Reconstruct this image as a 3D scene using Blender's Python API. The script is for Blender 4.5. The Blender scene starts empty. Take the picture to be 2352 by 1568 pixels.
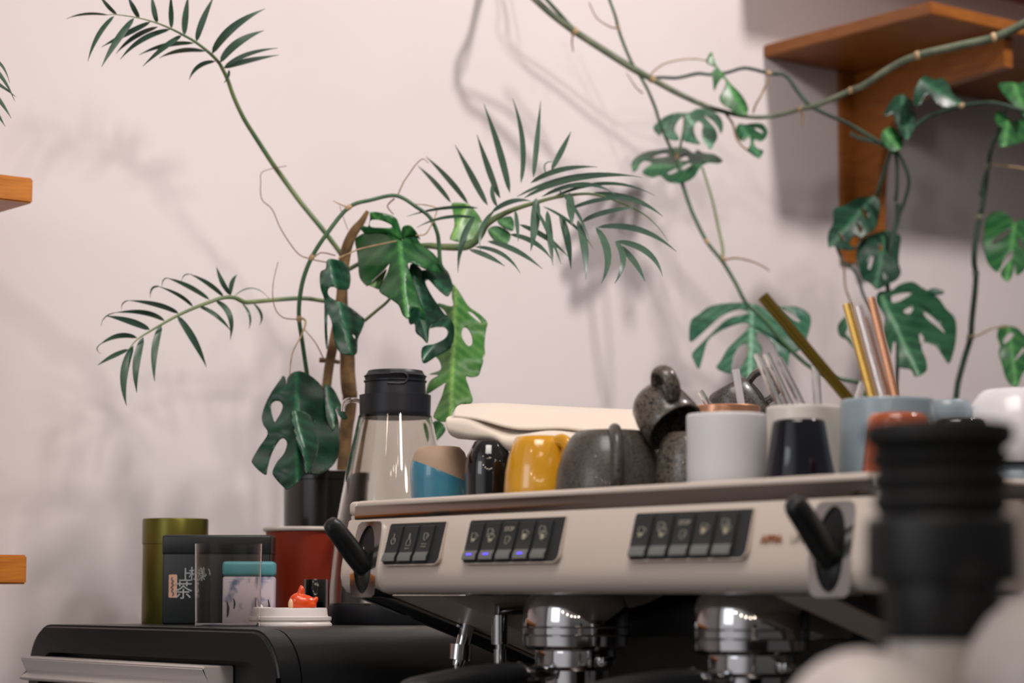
import bpy, bmesh, math, random
from mathutils import Vector, Matrix
from mathutils.geometry import delaunay_2d_cdt
random.seed(7)
sc = bpy.context.scene
COL = sc.collection
R = math.radians
F = 5300.0; CX, CY = 1176.0, 784.0; HORIZON = 1370.0
PITCH = math.atan((HORIZON - CY) / F); CAMZ = 1.31

# ---------------------------------------------------------------- camera
cam_d = bpy.data.cameras.new('camera')
cam = bpy.data.objects.new('camera', cam_d); COL.objects.link(cam)
cam.location = (0, 0, CAMZ); cam.rotation_euler = (math.pi / 2 + PITCH, 0, 0)
cam_d.sensor_width = 36; cam_d.lens = 36 * F / 2352; cam_d.clip_start = .05
cam_d.dof.use_dof = True; cam_d.dof.focus_distance = 2.66; cam_d.dof.aperture_fstop = 4.8
sc.camera = cam
# ---------------------------------------------------------------- world and exposure
sc.view_settings.view_transform = 'Standard'; sc.view_settings.look = 'None'
sc.view_settings.gamma = 1; sc.view_settings.exposure = 0.0
w = bpy.data.worlds.new('world'); sc.world = w; w.use_nodes = True
nt = w.node_tree; nt.nodes.clear()
o_ = nt.nodes.new('ShaderNodeOutputWorld'); b_ = nt.nodes.new('ShaderNodeBackground')
tc = nt.nodes.new('ShaderNodeTexCoord'); sep = nt.nodes.new('ShaderNodeSeparateXYZ')
mr = nt.nodes.new('ShaderNodeMapRange'); mr.inputs[1].default_value = -.6; mr.inputs[2].default_value = .9
cr = nt.nodes.new('ShaderNodeValToRGB')
cr.color_ramp.elements[0].color = (.025, .025, .03, 1); cr.color_ramp.elements[1].color = (.62, .55, .52, 1)
e = cr.color_ramp.elements.new(.4); e.color = (.24, .22, .215, 1)
nt.links.new(tc.outputs['Generated'], sep.inputs[0]); nt.links.new(sep.outputs['Z'], mr.inputs[0])
nt.links.new(mr.outputs[0], cr.inputs[0])
dt = nt.nodes.new('ShaderNodeVectorMath'); dt.operation = 'DOT_PRODUCT'; dt.inputs[1].default_value = (-.80, -.58, .12)  # bright patch added behind the camera to liven the metal reflections
nm_ = nt.nodes.new('ShaderNodeVectorMath'); nm_.operation = 'NORMALIZE'; nt.links.new(tc.outputs['Generated'], nm_.inputs[0]); nt.links.new(nm_.outputs[0], dt.inputs[0])
m_1 = nt.nodes.new('ShaderNodeMapRange'); m_1.interpolation_type = 'SMOOTHSTEP'; m_1.inputs[1].default_value = .72; m_1.inputs[2].default_value = .96; m_1.inputs[4].default_value = 1.5
nt.links.new(dt.outputs['Value'], m_1.inputs[0])
vm = nt.nodes.new('ShaderNodeVectorMath'); vm.operation = 'SCALE'; vm.inputs[0].default_value = (.95, .93, .95); nt.links.new(m_1.outputs[0], vm.inputs[3])
va = nt.nodes.new('ShaderNodeVectorMath'); va.operation = 'ADD'; nt.links.new(vm.outputs[0], va.inputs[0]); nt.links.new(cr.outputs[0], va.inputs[1]); nt.links.new(va.outputs[0], b_.inputs[0])
nt.links.new(b_.outputs[0], o_.inputs[0])
b_.inputs[1].default_value = .46
# ---------------------------------------------------------------- lamps of the room and added fill lights
def lamp(name, kind, loc, energy, color, size=.1, target=None, spot=None, blend=.6, sizey=None):
    d = bpy.data.lights.new(name, kind); o = bpy.data.objects.new(name, d); COL.objects.link(o)
    o.location = loc; d.energy = energy; d.color = color
    if kind == 'AREA':
        d.size = size
        if sizey: d.shape = 'RECTANGLE'; d.size_y = sizey
    else: d.shadow_soft_size = size
    if spot: d.spot_size = R(spot); d.spot_blend = blend
    if target: o.rotation_euler = (Vector(target) - Vector(loc)).to_track_quat('-Z', 'Y').to_euler()
    return o
lamp('track_spot', 'SPOT', (.80, .35, 3.0), 116, (1, .915, .89), .11, (-.30, 3.3, 2.50), 50, 1.0)
lamp('track_spot', 'SPOT', (1.30, .45, 2.80), 96, (1, .915, .89), .14, (-.2, 3.4, 2.45), 50, 1.0)
lamp('shelf_spot', 'SPOT', (1.55, 2.55, 3.45), 170, (1, .90, .87), .10, (.25, 3.75, 1.5), 105, .9)
cp_ = lamp('overhead_fill', 'AREA', (-.1, 1.2, 3.4), 7.2, (1, .9, .84), 1.1, (.0, 2.3, 1.2)); cp_.data.spread = R(75)  # fill light added overhead to brighten the cup tops
lamp('left_fill', 'AREA', (-2.2, .2, 2.2), 9, (.9, .94, 1), 1.0, (0, 2.3, 1.3))  # unseen area light added at the left to brighten the metal
for k, (x, y, z) in enumerate(((-1.0, .5, 2.05), (-.72, .15, 2.0), (-.42, -.1, 1.96), (-.1, -.3, 1.96), (.25, -.4, 2.0), (.6, -.4, 2.06), (-.9, 1.1, 2.6), (.1, .6, 2.7), (-.5, .0, 2.95), (-.15, -.2, 3.1), (.15, .1, 2.9), (.45, -.1, 3.15), (-.3, .5, 3.3))):
    lamp('string_bulb', 'POINT', (x, y, z), 1.7, (1, .82, .64), .035)

# ---------------------------------------------------------------- pixel rays to points of the place
_c, _s = math.cos(PITCH), math.sin(PITCH)
def ray(x, y):
    a, b = (x - CX) / F, -(y - CY) / F
    return Vector((a, _c - b * _s, _s + b * _c))
def at(x, y, Y):
    r = ray(x, y); t = Y / r.y
    return Vector((r.x * t, Y, CAMZ + r.z * t))
# axes of the room: U runs along the espresso machine, V along the wall
RA = Vector((-.16673, 2.45190, 0)); ang = R(-51.80)
U = Vector((math.cos(ang), math.sin(ang), 0)); V = Vector((-U.y, U.x, 0))
WALL_C = -2.95
def uv(u, v, z=0): return U * u + V * v + Vector((0, 0, z))
def on_wall(x, y, off=0):
    r = ray(x, y); t = (WALL_C + off) / r.dot(U)
    return Vector((r.x * t, r.y * t, CAMZ + r.z * t))

# ---------------------------------------------------------------- materials
def lin(h):
    h = h.lstrip('#'); c = [int(h[i:i + 2], 16) / 255 for i in (0, 2, 4)]
    return tuple(x / 12.92 if x <= .04045 else ((x + .055) / 1.055) ** 2.4 for x in c) + (1,)
def mat(name, col, rough=.5, metal=0, spec=.5, noise=None, bump=0, bscale=60, trans=0, ior=1.45, coat=0, emit=None, sheen=0, nscale=12, aniso=None):
    m = bpy.data.materials.new(name); m.use_nodes = True
    n = m.node_tree.nodes; l = m.node_tree.links; p = n['Principled BSDF']
    p.inputs['Base Color'].default_value = lin(col); p.inputs['Roughness'].default_value = rough
    p.inputs['Metallic'].default_value = metal; p.inputs['Specular IOR Level'].default_value = spec
    p.inputs['IOR'].default_value = ior; p.inputs['Transmission Weight'].default_value = trans
    p.inputs['Coat Weight'].default_value = coat; p.inputs['Coat Roughness'].default_value = .04
    if sheen: p.inputs['Sheen Weight'].default_value = sheen
    if emit: p.inputs['Emission Color'].default_value = lin(emit[0]); p.inputs['Emission Strength'].default_value = emit[1]
    if noise or bump:
        t = n.new('ShaderNodeTexCoord')
    if noise:
        x = n.new('ShaderNodeTexNoise'); x.inputs['Scale'].default_value = nscale; x.inputs['Detail'].default_value = 6
        r = n.new('ShaderNodeValToRGB'); r.color_ramp.elements[0].color = lin(noise[0]); r.color_ramp.elements[1].color = lin(noise[1])
        r.color_ramp.elements[0].position = .3; r.color_ramp.elements[1].position = .7
        if aniso:
            mp = n.new('ShaderNodeMapping'); mp.inputs['Scale'].default_value = aniso
            l.new(t.outputs['Object'], mp.inputs[0]); l.new(mp.outputs[0], x.inputs['Vector'])
        else: l.new(t.outputs['Object'], x.inputs['Vector'])
        l.new(x.outputs['Fac'], r.inputs[0]); l.new(r.outputs[0], p.inputs['Base Color'])
    if bump:
        x2 = n.new('ShaderNodeTexNoise'); x2.inputs['Scale'].default_value = bscale; x2.inputs['Detail'].default_value = 4
        bp = n.new('ShaderNodeBump'); bp.inputs['Strength'].default_value = bump; bp.inputs['Distance'].default_value = .004
        l.new(t.outputs['Object'], x2.inputs['Vector']); l.new(x2.outputs['Fac'], bp.inputs['Height']); l.new(bp.outputs[0], p.inputs['Normal'])
    return m
def leafmat(name, c0, c1, rough=.34):
    m = mat(name, c0, rough); n = m.node_tree.nodes; l = m.node_tree.links; p = n['Principled BSDF']
    a = n.new('ShaderNodeAttribute'); a.attribute_name = 'rib'
    t = n.new('ShaderNodeTexCoord'); x = n.new('ShaderNodeTexNoise'); x.inputs['Scale'].default_value = 28; x.inputs['Detail'].default_value = 3
    ad = n.new('ShaderNodeMath'); ad.operation = 'MULTIPLY_ADD'; ad.inputs[1].default_value = .55; ad.inputs[2].default_value = -.22
    ad2 = n.new('ShaderNodeMath'); ad2.operation = 'ADD'; ad2.use_clamp = True
    r = n.new('ShaderNodeValToRGB'); r.color_ramp.elements[0].color = lin(c0); r.color_ramp.elements[1].color = lin(c1)
    l.new(t.outputs['Object'], x.inputs['Vector']); l.new(x.outputs['Fac'], ad.inputs[0]); l.new(ad.outputs[0], ad2.inputs[0]); l.new(a.outputs['Fac'], ad2.inputs[1])
    l.new(ad2.outputs[0], r.inputs[0]); l.new(r.outputs[0], p.inputs['Base Color'])
    return m
def speckle(name, c0, c1, thr=.62, scale=260, rough=.3, coat=.3):
    m = mat(name, c0, rough, coat=coat); n = m.node_tree.nodes; l = m.node_tree.links; p = n['Principled BSDF']
    t = n.new('ShaderNodeTexCoord'); x = n.new('ShaderNodeTexNoise'); x.inputs['Scale'].default_value = scale; x.inputs['Detail'].default_value = 3
    r = n.new('ShaderNodeValToRGB'); r.color_ramp.elements[0].color = lin(c0); r.color_ramp.elements[1].color = lin(c1)
    r.color_ramp.elements[0].position = thr - .06; r.color_ramp.elements[1].position = thr + .06
    l.new(t.outputs['Object'], x.inputs['Vector']); l.new(x.outputs['Fac'], r.inputs[0]); l.new(r.outputs[0], p.inputs['Base Color'])
    return m
def wood(name, c0, c1, axis=(1, 1, 1)):
    return mat(name, c0, .42, noise=(c0, c1), nscale=9, aniso=axis, bump=.06, bscale=40)

M_wall = mat('painted_plaster', 'DCD3D2', .85, spec=.2, noise=('DAD0CF', 'E0D8D7'), nscale=1.6, bump=.12, bscale=35)
M_floor = mat('floor_tile', '5A5550', .5, noise=('524D49', '625C57'))
M_counter = mat('dark_stone', '3A3836', .35, noise=('2E2C2B', '474442'), nscale=40)
M_wood = wood('orange_pine_shaded', '804818', '985C22', (2, 2, 14))  # pine toned darker to carry the shade on the right-hand shelves
M_woodl = wood('orange_pine_along', 'B0661F', 'CC8030', (3, 3, 30))
M_black = mat('satin_black_plastic', '17191B', .38, spec=.5)
M_blackrub = mat('black_rubber', '121314', .6, spec=.4)
M_shell = mat('pearl_white_shell', 'CFC3B8', .36, metal=.15, coat=.2)
M_chrome = mat('chrome_dim', 'B0B0B2', .07, metal=1)  # colour darkened to stand in for dim reflections on the group heads
M_steel = mat('brushed_steel', '98908A', .24, metal=1)
M_alu = mat('anodised_silver', 'D2CCC8', .4, metal=.3)
M_chromeb = mat('chrome_lit', 'DCDAD8', .1, metal=1)  # lit copy of the same metal, brightened for the lever housings' highlights
M_darksteel = mat('dark_steel', '3A3938', .35, metal=.9)
M_band = mat('mirror_band', '8E837B', .12, metal=1)
M_key = mat('charcoal_key', '2B2E2F', .4)
M_keylip = mat('grey_key_lip', '6E706E', .35)
M_icon = mat('pale_print', 'A9A69A', .5)
M_iconw = mat('cream_print', 'B5AC8E', .5)
M_led = mat('violet_led', '5048E0', .3, emit=('5A4CFF', 1.7))
M_letter = mat('copper_letter', '9A5A38', .4, metal=.2)
M_letter2 = mat('silver_letter', 'A9A097', .4, metal=.3)
M_leaf = leafmat('monstera_green', '0B3E25', '457E54')
M_leafd = leafmat('monstera_dark', '082F20', '2A6042')
M_leafl = leafmat('monstera_light', '2E6A28', '86AF62', .38)
M_leafb = leafmat('monstera_bright', '124A22', '4C8A48')
M_leafg = leafmat('monstera_sheen', '175038', '86B496', .3)
M_frond = leafmat('frond_green', '35503F', '6E8A70', .4)
M_stem = mat('vine_stem', '2E5138', .45, noise=('27472F', '496B48'), nscale=30)
M_stemd = mat('vine_dark', '22382C', .5, noise=('1C3025', '3A5240'), nscale=30)
M_stemg = mat('vine_grey', '5C6A55', .55, noise=('4C5A48', '7A8068'), nscale=35)
M_node = mat('dry_node', 'A88A66', .7, noise=('8E7350', 'C2A684'), nscale=90)
M_root = mat('aerial_root', '7C6148', .7, noise=('62492F', '9A7A5A'), nscale=60)
M_bark = mat('bark', '6E5437', .8, noise=('4E3A25', '94744C'), nscale=38, bump=.5, bscale=70)
M_stalk = mat('frond_stalk', '5E7A55', .45, noise=('4A6848', '84905F'), nscale=14)
M_soil = mat('soil', '2A2019', .95, noise=('1F1712', '3A2C22'), nscale=80, bump=.5, bscale=120)
M_pot = mat('dark_pot', '1C1A17', .22, noise=('171512', '26221C'), nscale=8, coat=.4)
M_white = mat('white_glaze', 'DEDCE0', .22, coat=.3)
M_whitem = mat('white_matt_glaze', 'D2D0D2', .42)
M_cream = mat('cream_glaze', 'D8D2CA', .3, coat=.2)
M_navy = mat('navy_glaze', '070A16', .06, coat=.25)
M_blackgl = mat('black_glaze', '0B0B0D', .06, coat=.8)
M_bluegrey = mat('blue_grey_glaze', '8C9CA6', .34, coat=.2, noise=('8494A0', '94A3AB'), nscale=20)
M_terra = mat('orange_glaze', 'A8522B', .16, coat=.6, noise=('9A4724', 'BC6236'), nscale=10)
M_yellow = mat('yellow_glaze', 'D0961C', .14, coat=.7, noise=('C48A14', 'DBA22A'), nscale=14)
M_stone = speckle('grey_stoneware', '4C4740', '26231F', .57, 520, .36, .2)
M_stoned = speckle('speckled_stoneware', '5E564D', '1F1C19', .54, 380, .3, .3)
M_cloth = mat('cream_cloth', 'D8CCBE', .9, spec=.1, sheen=.3, bump=.04, bscale=300)
M_gold = mat('gold_metal', 'E6BE68', .28, metal=.8)
M_olive = mat('olive_gold_metal', '86702E', .3, metal=1)
M_silver = mat('silver_metal', 'EAEAF0', .26, metal=.8)
M_rose = mat('rose_metal', 'DFA685', .28, metal=.8)
M_glass = mat('clear_glass', 'FFFFFF', .02, trans=1, ior=1.45)
M_plast = mat('clear_plastic', 'F4F2EE', .04, trans=1, ior=1.18)
M_jug = mat('jug_plastic', 'F1EFE8', .04, trans=1, ior=1.42)
M_greencan = mat('green_gold_tin', '625C22', .34, metal=.7, noise=('58531E', '6E6828'), nscale=6)
M_blackcan = mat('black_tin', '14181A', .34)
M_pink = mat('pink_label', 'C49A86', .6)
M_ink = mat('dark_ink', '2A2A30', .6)
M_chalk = mat('pale_ink', '9AA0A0', .6)
M_teal = mat('teal_lid', '4E8E98', .4)
M_lilac = speckle('lilac_paper', 'B8AEB8', '56607E', .575, 40, .6, 0)
M_redcup = mat('red_paper', '8C2A10', .5)
M_rim = mat('paper_rim', 'D8CEC4', .6)
M_lid = mat('white_plastic_lid', 'D9D2CE', .38)
M_orange = mat('orange_clay', 'DE4A10', .28, coat=.4)
M_face = mat('cream_clay', 'E3BE94', .45)
M_cap = mat('navy_black_cap', '16181D', .42)
M_grind = mat('grinder_grey', 'B2ABA4', .4)
M_dome = mat('pale_ceramic', 'DCD3CE', .35)
M_domeg = mat('grey_ceramic', 'B3ABA8', .4)
# beige clay over blue glaze, cut on a slant
M_twotone = mat('blue_glaze_raw_clay', '2F7187', .16, coat=.4)
def _tt():
    n = M_twotone.node_tree.nodes; l = M_twotone.node_tree.links; p = n['Principled BSDF']
    t = n.new('ShaderNodeTexCoord'); s = n.new('ShaderNodeSeparateXYZ'); a = n.new('ShaderNodeMath'); a.operation = 'MULTIPLY_ADD'
    a.inputs[1].default_value = .40; l.new(t.outputs['Object'], s.inputs[0]); l.new(s.outputs['X'], a.inputs[0]); l.new(s.outputs['Z'], a.inputs[2])
    g = n.new('ShaderNodeMath'); g.operation = 'GREATER_THAN'; g.inputs[1].default_value = .0415; l.new(a.outputs[0], g.inputs[0])
    x = n.new('ShaderNodeTexNoise'); x.inputs['Scale'].default_value = 30; l.new(t.outputs['Object'], x.inputs['Vector'])
    r = n.new('ShaderNodeValToRGB'); r.color_ramp.elements[0].color = lin('1F6480'); r.color_ramp.elements[1].color = lin('5597AA'); l.new(x.outputs['Fac'], r.inputs[0])
    mx = n.new('ShaderNodeMix'); mx.data_type = 'RGBA'; l.new(g.outputs[0], mx.inputs[0]); l.new(r.outputs[0], mx.inputs[6]); mx.inputs[7].default_value = lin('AD927B')
    l.new(mx.outputs[2], p.inputs['Base Color'])
    m2 = n.new('ShaderNodeMath'); m2.operation = 'MULTIPLY_ADD'; m2.inputs[1].default_value = .5; m2.inputs[2].default_value = .16; l.new(g.outputs[0], m2.inputs[0]); l.new(m2.outputs[0], p.inputs['Roughness'])
    m3 = n.new('ShaderNodeMath'); m3.operation = 'MULTIPLY_ADD'; m3.inputs[1].default_value = -.4; m3.inputs[2].default_value = .4; l.new(g.outputs[0], m3.inputs[0]); l.new(m3.outputs[0], p.inputs['Coat Weight'])
_tt()

# ---------------------------------------------------------------- objects
def obj(name, bm, mats, parent=None, loc=None, smooth=True, ang=40):
    bmesh.ops.recalc_face_normals(bm, faces=bm.faces)
    me = bpy.data.meshes.new(name); bm.to_mesh(me); bm.free()
    o = bpy.data.objects.new(name, me); COL.objects.link(o)
    for m in (mats if isinstance(mats, (list, tuple)) else [mats]): me.materials.append(m)
    if parent: o.parent = parent
    if loc is not None: o.location = loc
    if smooth:
        for p in me.polygons: p.use_smooth = True
        me.set_sharp_from_angle(angle=R(ang))
    return o
def thing(name, label, cat, loc=(0, 0, 0), rotz=0, group=None):
    o = bpy.data.objects.new(name, None); COL.objects.link(o); o.empty_display_size = .02
    o.location = loc; o.rotation_euler = (0, 0, rotz); return tag(o, label, cat, group)
def tag(o, label, cat, group=None):
    o['label'] = label; o['category'] = cat
    if group: o['group'] = group
    return o
def struct(name, bm, m, **k):
    o = obj(name, bm, m, **k); o['kind'] = 'structure'; return o
def NB(): return bmesh.new()
def box(bm, x0, x1, y0, y1, z0, z1, bev=0, seg=2, mi=0, rot=None, cen=None):
    g = bmesh.ops.create_cube(bm, size=1); vs = g['verts']
    for v in vs: v.co = Vector((x0 + (v.co.x + .5) * (x1 - x0), y0 + (v.co.y + .5) * (y1 - y0), z0 + (v.co.z + .5) * (z1 - z0)))
    fs = list({f for v in vs for f in v.link_faces})
    for f in fs: f.material_index = mi
    if bev:
        es = list({e for v in vs for e in v.link_edges})
        r = bmesh.ops.bevel(bm, geom=es, offset=bev, segments=seg, profile=.5, affect='EDGES')
        for f in r['faces']: f.material_index = mi
        vs = list({v for f in r['faces'] for v in f.verts} | {v for v in vs if v.is_valid})
    if rot is not None:
        for v in vs: v.co = rot @ (v.co - cen) + cen
    return vs
def lathe(bm, prof, seg=48, cen=(0, 0, 0), mi=0, close=False):
    rings = []
    for r, z in prof:
        if r < 1e-6: rings.append([bm.verts.new((cen[0], cen[1], cen[2] + z))])
        else: rings.append([bm.verts.new((cen[0] + r * math.cos(2 * math.pi * i / seg), cen[1] + r * math.sin(2 * math.pi * i / seg), cen[2] + z)) for i in range(seg)])
    n = len(rings)
    for k in range(n if close else n - 1):
        a, b = rings[k], rings[(k + 1) % n]
        for i in range(seg):
            j = (i + 1) % seg
            vs = [a[i % len(a)], a[j % len(a)], b[j % len(b)], b[i % len(b)]]
            u_ = []
            for q in vs:
                if q not in u_: u_.append(q)
            if len(u_) > 2:
                try: bm.faces.new(u_).material_index = mi
                except ValueError: pass
def smooth_path(pts, n=6):
    P = [Vector(p) for p in pts]
    if len(P) < 3: return P
    out = []
    for i in range(len(P) - 1):
        p0 = P[max(i - 1, 0)]; p1 = P[i]; p2 = P[i + 1]; p3 = P[min(i + 2, len(P) - 1)]
        for k in range(n):
            t = k / n
            out.append(.5 * ((2 * p1) + (-p0 + p2) * t + (2 * p0 - 5 * p1 + 4 * p2 - p3) * t * t + (-p0 + 3 * p1 - 3 * p2 + p3) * t ** 3))
    out.append(P[-1]); return out
def tube(bm, pts, rad, seg=10, mi=0, cap=True, flat=1.0, up=None):
    n = len(pts); rad = rad if isinstance(rad, (list, tuple)) else [rad] * n
    if len(rad) != n:
        m = len(rad); rad = [rad[min(int(i / (n - 1) * (m - 1)), m - 2)] * (1 - (i / (n - 1) * (m - 1) - min(int(i / (n - 1) * (m - 1)), m - 2))) + rad[min(int(i / (n - 1) * (m - 1)), m - 2) + 1] * (i / (n - 1) * (m - 1) - min(int(i / (n - 1) * (m - 1)), m - 2)) for i in range(n)]
    prev = None; rings = []
    for i, p in enumerate(pts):
        p = Vector(p); d = (Vector(pts[min(i + 1, n - 1)]) - Vector(pts[max(i - 1, 0)])).normalized()
        if prev is None:
            ref = Vector(up) if up else (Vector((0, 0, 1)) if abs(d.z) < .9 else Vector((1, 0, 0)))
        else: ref = prev
        a = (ref - d * ref.dot(d)).normalized(); b = d.cross(a); prev = a
        rings.append([bm.verts.new(p + rad[i] * (a * math.cos(2 * math.pi * k / seg) * flat + b * math.sin(2 * math.pi * k / seg))) for k in range(seg)])
    for i in range(n - 1):
        for k in range(seg):
            bm.faces.new([rings[i][k], rings[i][(k + 1) % seg], rings[i + 1][(k + 1) % seg], rings[i + 1][k]]).material_index = mi
    if cap:
        bm.faces.new(rings[0][::-1]).material_index = mi; bm.faces.new(rings[-1]).material_index = mi
def hollow(bm, p0, p1, r, wall, seg=16, mi=0):
    p0, p1 = Vector(p0), Vector(p1); q = (p1 - p0).to_track_quat('Z', 'Y').to_matrix(); L = (p1 - p0).length
    b2 = NB(); lathe(b2, [(r, 0), (r, L), (r - wall, L), (r - wall, 0)], seg, close=True)
    me = bpy.data.meshes.new('t'); b2.to_mesh(me); b2.free()
    me.transform(Matrix.Translation(p0) @ q.to_4x4()); n0 = len(bm.faces); bm.from_mesh(me); bpy.data.meshes.remove(me)
    bm.faces.ensure_lookup_table()
    for f in bm.faces[n0:]: f.material_index = mi
def prism(bm, pts, h0, h1, axis='z', mi=0):
    def mk(p, h):
        return {'z': (p[0], p[1], h), 'x': (h, p[0], p[1]), 'y': (p[0], h, p[1])}[axis]
    a = [bm.verts.new(mk(p, h0)) for p in pts]; b = [bm.verts.new(mk(p, h1)) for p in pts]; n = len(pts)
    fs = [bm.faces.new(a), bm.faces.new(b[::-1])] + [bm.faces.new([a[i], b[i], b[(i + 1) % n], a[(i + 1) % n]]) for i in range(n)]
    for f in fs: f.material_index = mi
    return a + b
def text_bm(bm, s, size, mtx, ext=.0004, mi=0, align='CENTER', bold=0):
    cu = bpy.data.curves.new('t', 'FONT'); cu.body = s; cu.size = size; cu.extrude = ext; cu.align_x = align; cu.align_y = 'CENTER'; cu.offset = bold
    o = bpy.data.objects.new('t', cu); COL.objects.link(o); bpy.context.view_layer.update()
    me = bpy.data.meshes.new_from_object(o.evaluated_get(bpy.context.evaluated_depsgraph_get()))
    me.transform(mtx); n0 = len(bm.faces); bm.from_mesh(me); bm.faces.ensure_lookup_table()
    for f in bm.faces[n0:]: f.material_index = mi
    bpy.data.objects.remove(o); bpy.data.curves.remove(cu); bpy.data.meshes.remove(me)

def ell(bm, c, rx, ry, rz, mi=0, rot=0, n=24):
    g = bmesh.ops.create_uvsphere(bm, u_segments=n, v_segments=n // 2, radius=1)
    m_ = Matrix.Translation(c) @ Matrix.Rotation(rot, 4, 'Y') @ Matrix.Diagonal((rx, ry, rz, 1))
    for v in g['verts']:
        v.co = m_ @ v.co
        for f in v.link_faces: f.material_index = mi
# ================================================================ the setting
bm = NB(); prism(bm, [(p.x, p.y) for p in (uv(WALL_C, -3), uv(WALL_C, 8), uv(WALL_C - .1, 8), uv(WALL_C - .1, -3))], 0, 3.9)
struct('wall_left', bm, M_wall, smooth=False)
bm = NB(); prism(bm, [(p.x, p.y) for p in (uv(-3.2, -3), uv(3, -3), uv(3, 8), uv(-3.2, 8))], -.05, 0)
struct('floor', bm, M_floor, smooth=False)
# counter: slab and base under the machine, running on along the wall
CT = .8787
root = thing('bar_counter', 'dark stone counter under the espresso machine, running along the pale wall', 'counter', (0, 0, 0))
L_ = [uv(-2.948, 1.05), uv(-1.1, 1.05), uv(-1.1, 2.1), uv(-2.5, 2.1), uv(-2.5, 5.2), uv(-2.948, 5.2)]
bm = NB(); prism(bm, [(p.x, p.y) for p in L_], CT - .04, CT); obj('countertop', bm, M_counter, root, smooth=False)
bm = NB(); prism(bm, [(p.x, p.y) for p in (uv(-2.945, 1.12), uv(-1.16, 1.12), uv(-1.16, 2.04), uv(-2.56, 2.04), uv(-2.56, 5.15), uv(-2.945, 5.15))], 0, CT - .04); obj('base_cabinet', bm, M_darksteel, root, smooth=False)

# shelves on the wall
def shelf_left(ycorner_top, ycorner_bot, xc, label, nm='wall_shelf'):
    r = ray(xc, (ycorner_top + ycorner_bot) / 2); t = (WALL_C + .245) / r.dot(U); c = Vector((r.x * t, r.y * t, 0)); Y = c.y
    zt = at(xc, ycorner_top, Y).z; zb = at(xc, ycorner_bot, Y).z; vv = c.dot(V)
    o = thing(nm, label, 'shelf', uv(WALL_C, vv - .9, zb))
    bm = NB()
    P = [uv(.001, 0), uv(.245, 0), uv(.245, .9), uv(.001, .9)]
    prism(bm, [(p.x, p.y) for p in P], 0, zt - zb); bmesh.ops.bevel(bm, geom=bm.edges[:], offset=.002, segments=2, affect='EDGES')
    obj('board', bm, M_woodl, o, ang=30)
    for q in (.15, .75):
        bm = NB(); P = [uv(.001, q - .012), uv(.18, q - .012), uv(.18, q + .012), uv(.001, q + .012)]
        prism(bm, [(p.x, p.y) for p in P], -.02, 0); obj('bracket', bm, M_darksteel, o, smooth=False)
shelf_left(409, 467, 76, 'orange pine wall shelf at the left edge, the upper of the two')
shelf_left(1274, 1341, 62, 'orange pine wall shelf low at the left edge, beside the green tea tin')
w0 = on_wall(1753, 131); zs = w0.z; v0 = w0.dot(V)
o = thing('corner_shelf', 'orange wooden shelf on a curved bracket high on the right, vines under it', 'shelf', uv(WALL_C, v0, zs))
bm = NB(); P = [uv(.001, 0), uv(.40, 0), uv(.40, 1.6), uv(.001, 1.6)]
prism(bm, [(p.x, p.y) for p in P], 0, .022); bmesh.ops.bevel(bm, geom=bm.edges[:], offset=.002, segments=2, affect='EDGES')
obj('board', bm, M_wood, o, ang=30)
o2 = thing('high_shelf', 'dark wooden board along the very top edge of the photo, above the corner shelf', 'shelf', uv(WALL_C, v0 - .06, on_wall(1753, -135).z))
bm = NB(); P = [uv(.001, 0), uv(.32, 0), uv(.32, 1.6), uv(.001, 1.6)]; prism(bm, [(p.x, p.y) for p in P], 0, .024); obj('board', bm, M_wood, o2, smooth=False)
bm = NB(); P = [uv(.001, .3), uv(.28, .3), uv(.28, .32), uv(.001, .32)]; prism(bm, [(p.x, p.y) for p in P], .0245, .22); obj('bracket', bm, M_wood, o2, smooth=False)
wb = on_wall(1952, 250); vb = wb.dot(V) - v0
bm = NB(); prof = [(.001, -.345), (.062, -.345), (.066, -.25), (.075, -.17), (.10, -.115), (.15, -.08), (.22, -.062), (.37, -.052), (.37, -.001), (.001, -.001)]
pts = []
for a, z in prof: pts.append((a, z))
A_ = [bm.verts.new(uv(a, vb, z)) for a, z in pts]; B_ = [bm.verts.new(uv(a, vb + .022, z)) for a, z in pts]
bm.faces.new(A_); bm.faces.new(B_[::-1])
for i in range(len(pts)): bm.faces.new([A_[i], B_[i], B_[(i + 1) % len(pts)], A_[(i + 1) % len(pts)]])
obj('bracket', bm, M_wood, o, ang=30)
bm = NB(); P = [uv(.001, vb - .034), uv(.012, vb - .034), uv(.012, vb - .0005), uv(.001, vb - .0005)]
prism(bm, [(p.x, p.y) for p in P], -.36, -.001); obj('cleat', bm, M_wood, o, smooth=False)

# ================================================================ espresso machine (local: x along front, y back, z up)
MZ = CT; RAIL = 1.4087 - MZ
MROOT = thing('espresso_machine', 'white two group espresso machine with black button panels and cups on top', 'espresso machine', (RA.x, RA.y, MZ), ang)
def zw(w): return RAIL + w
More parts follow.
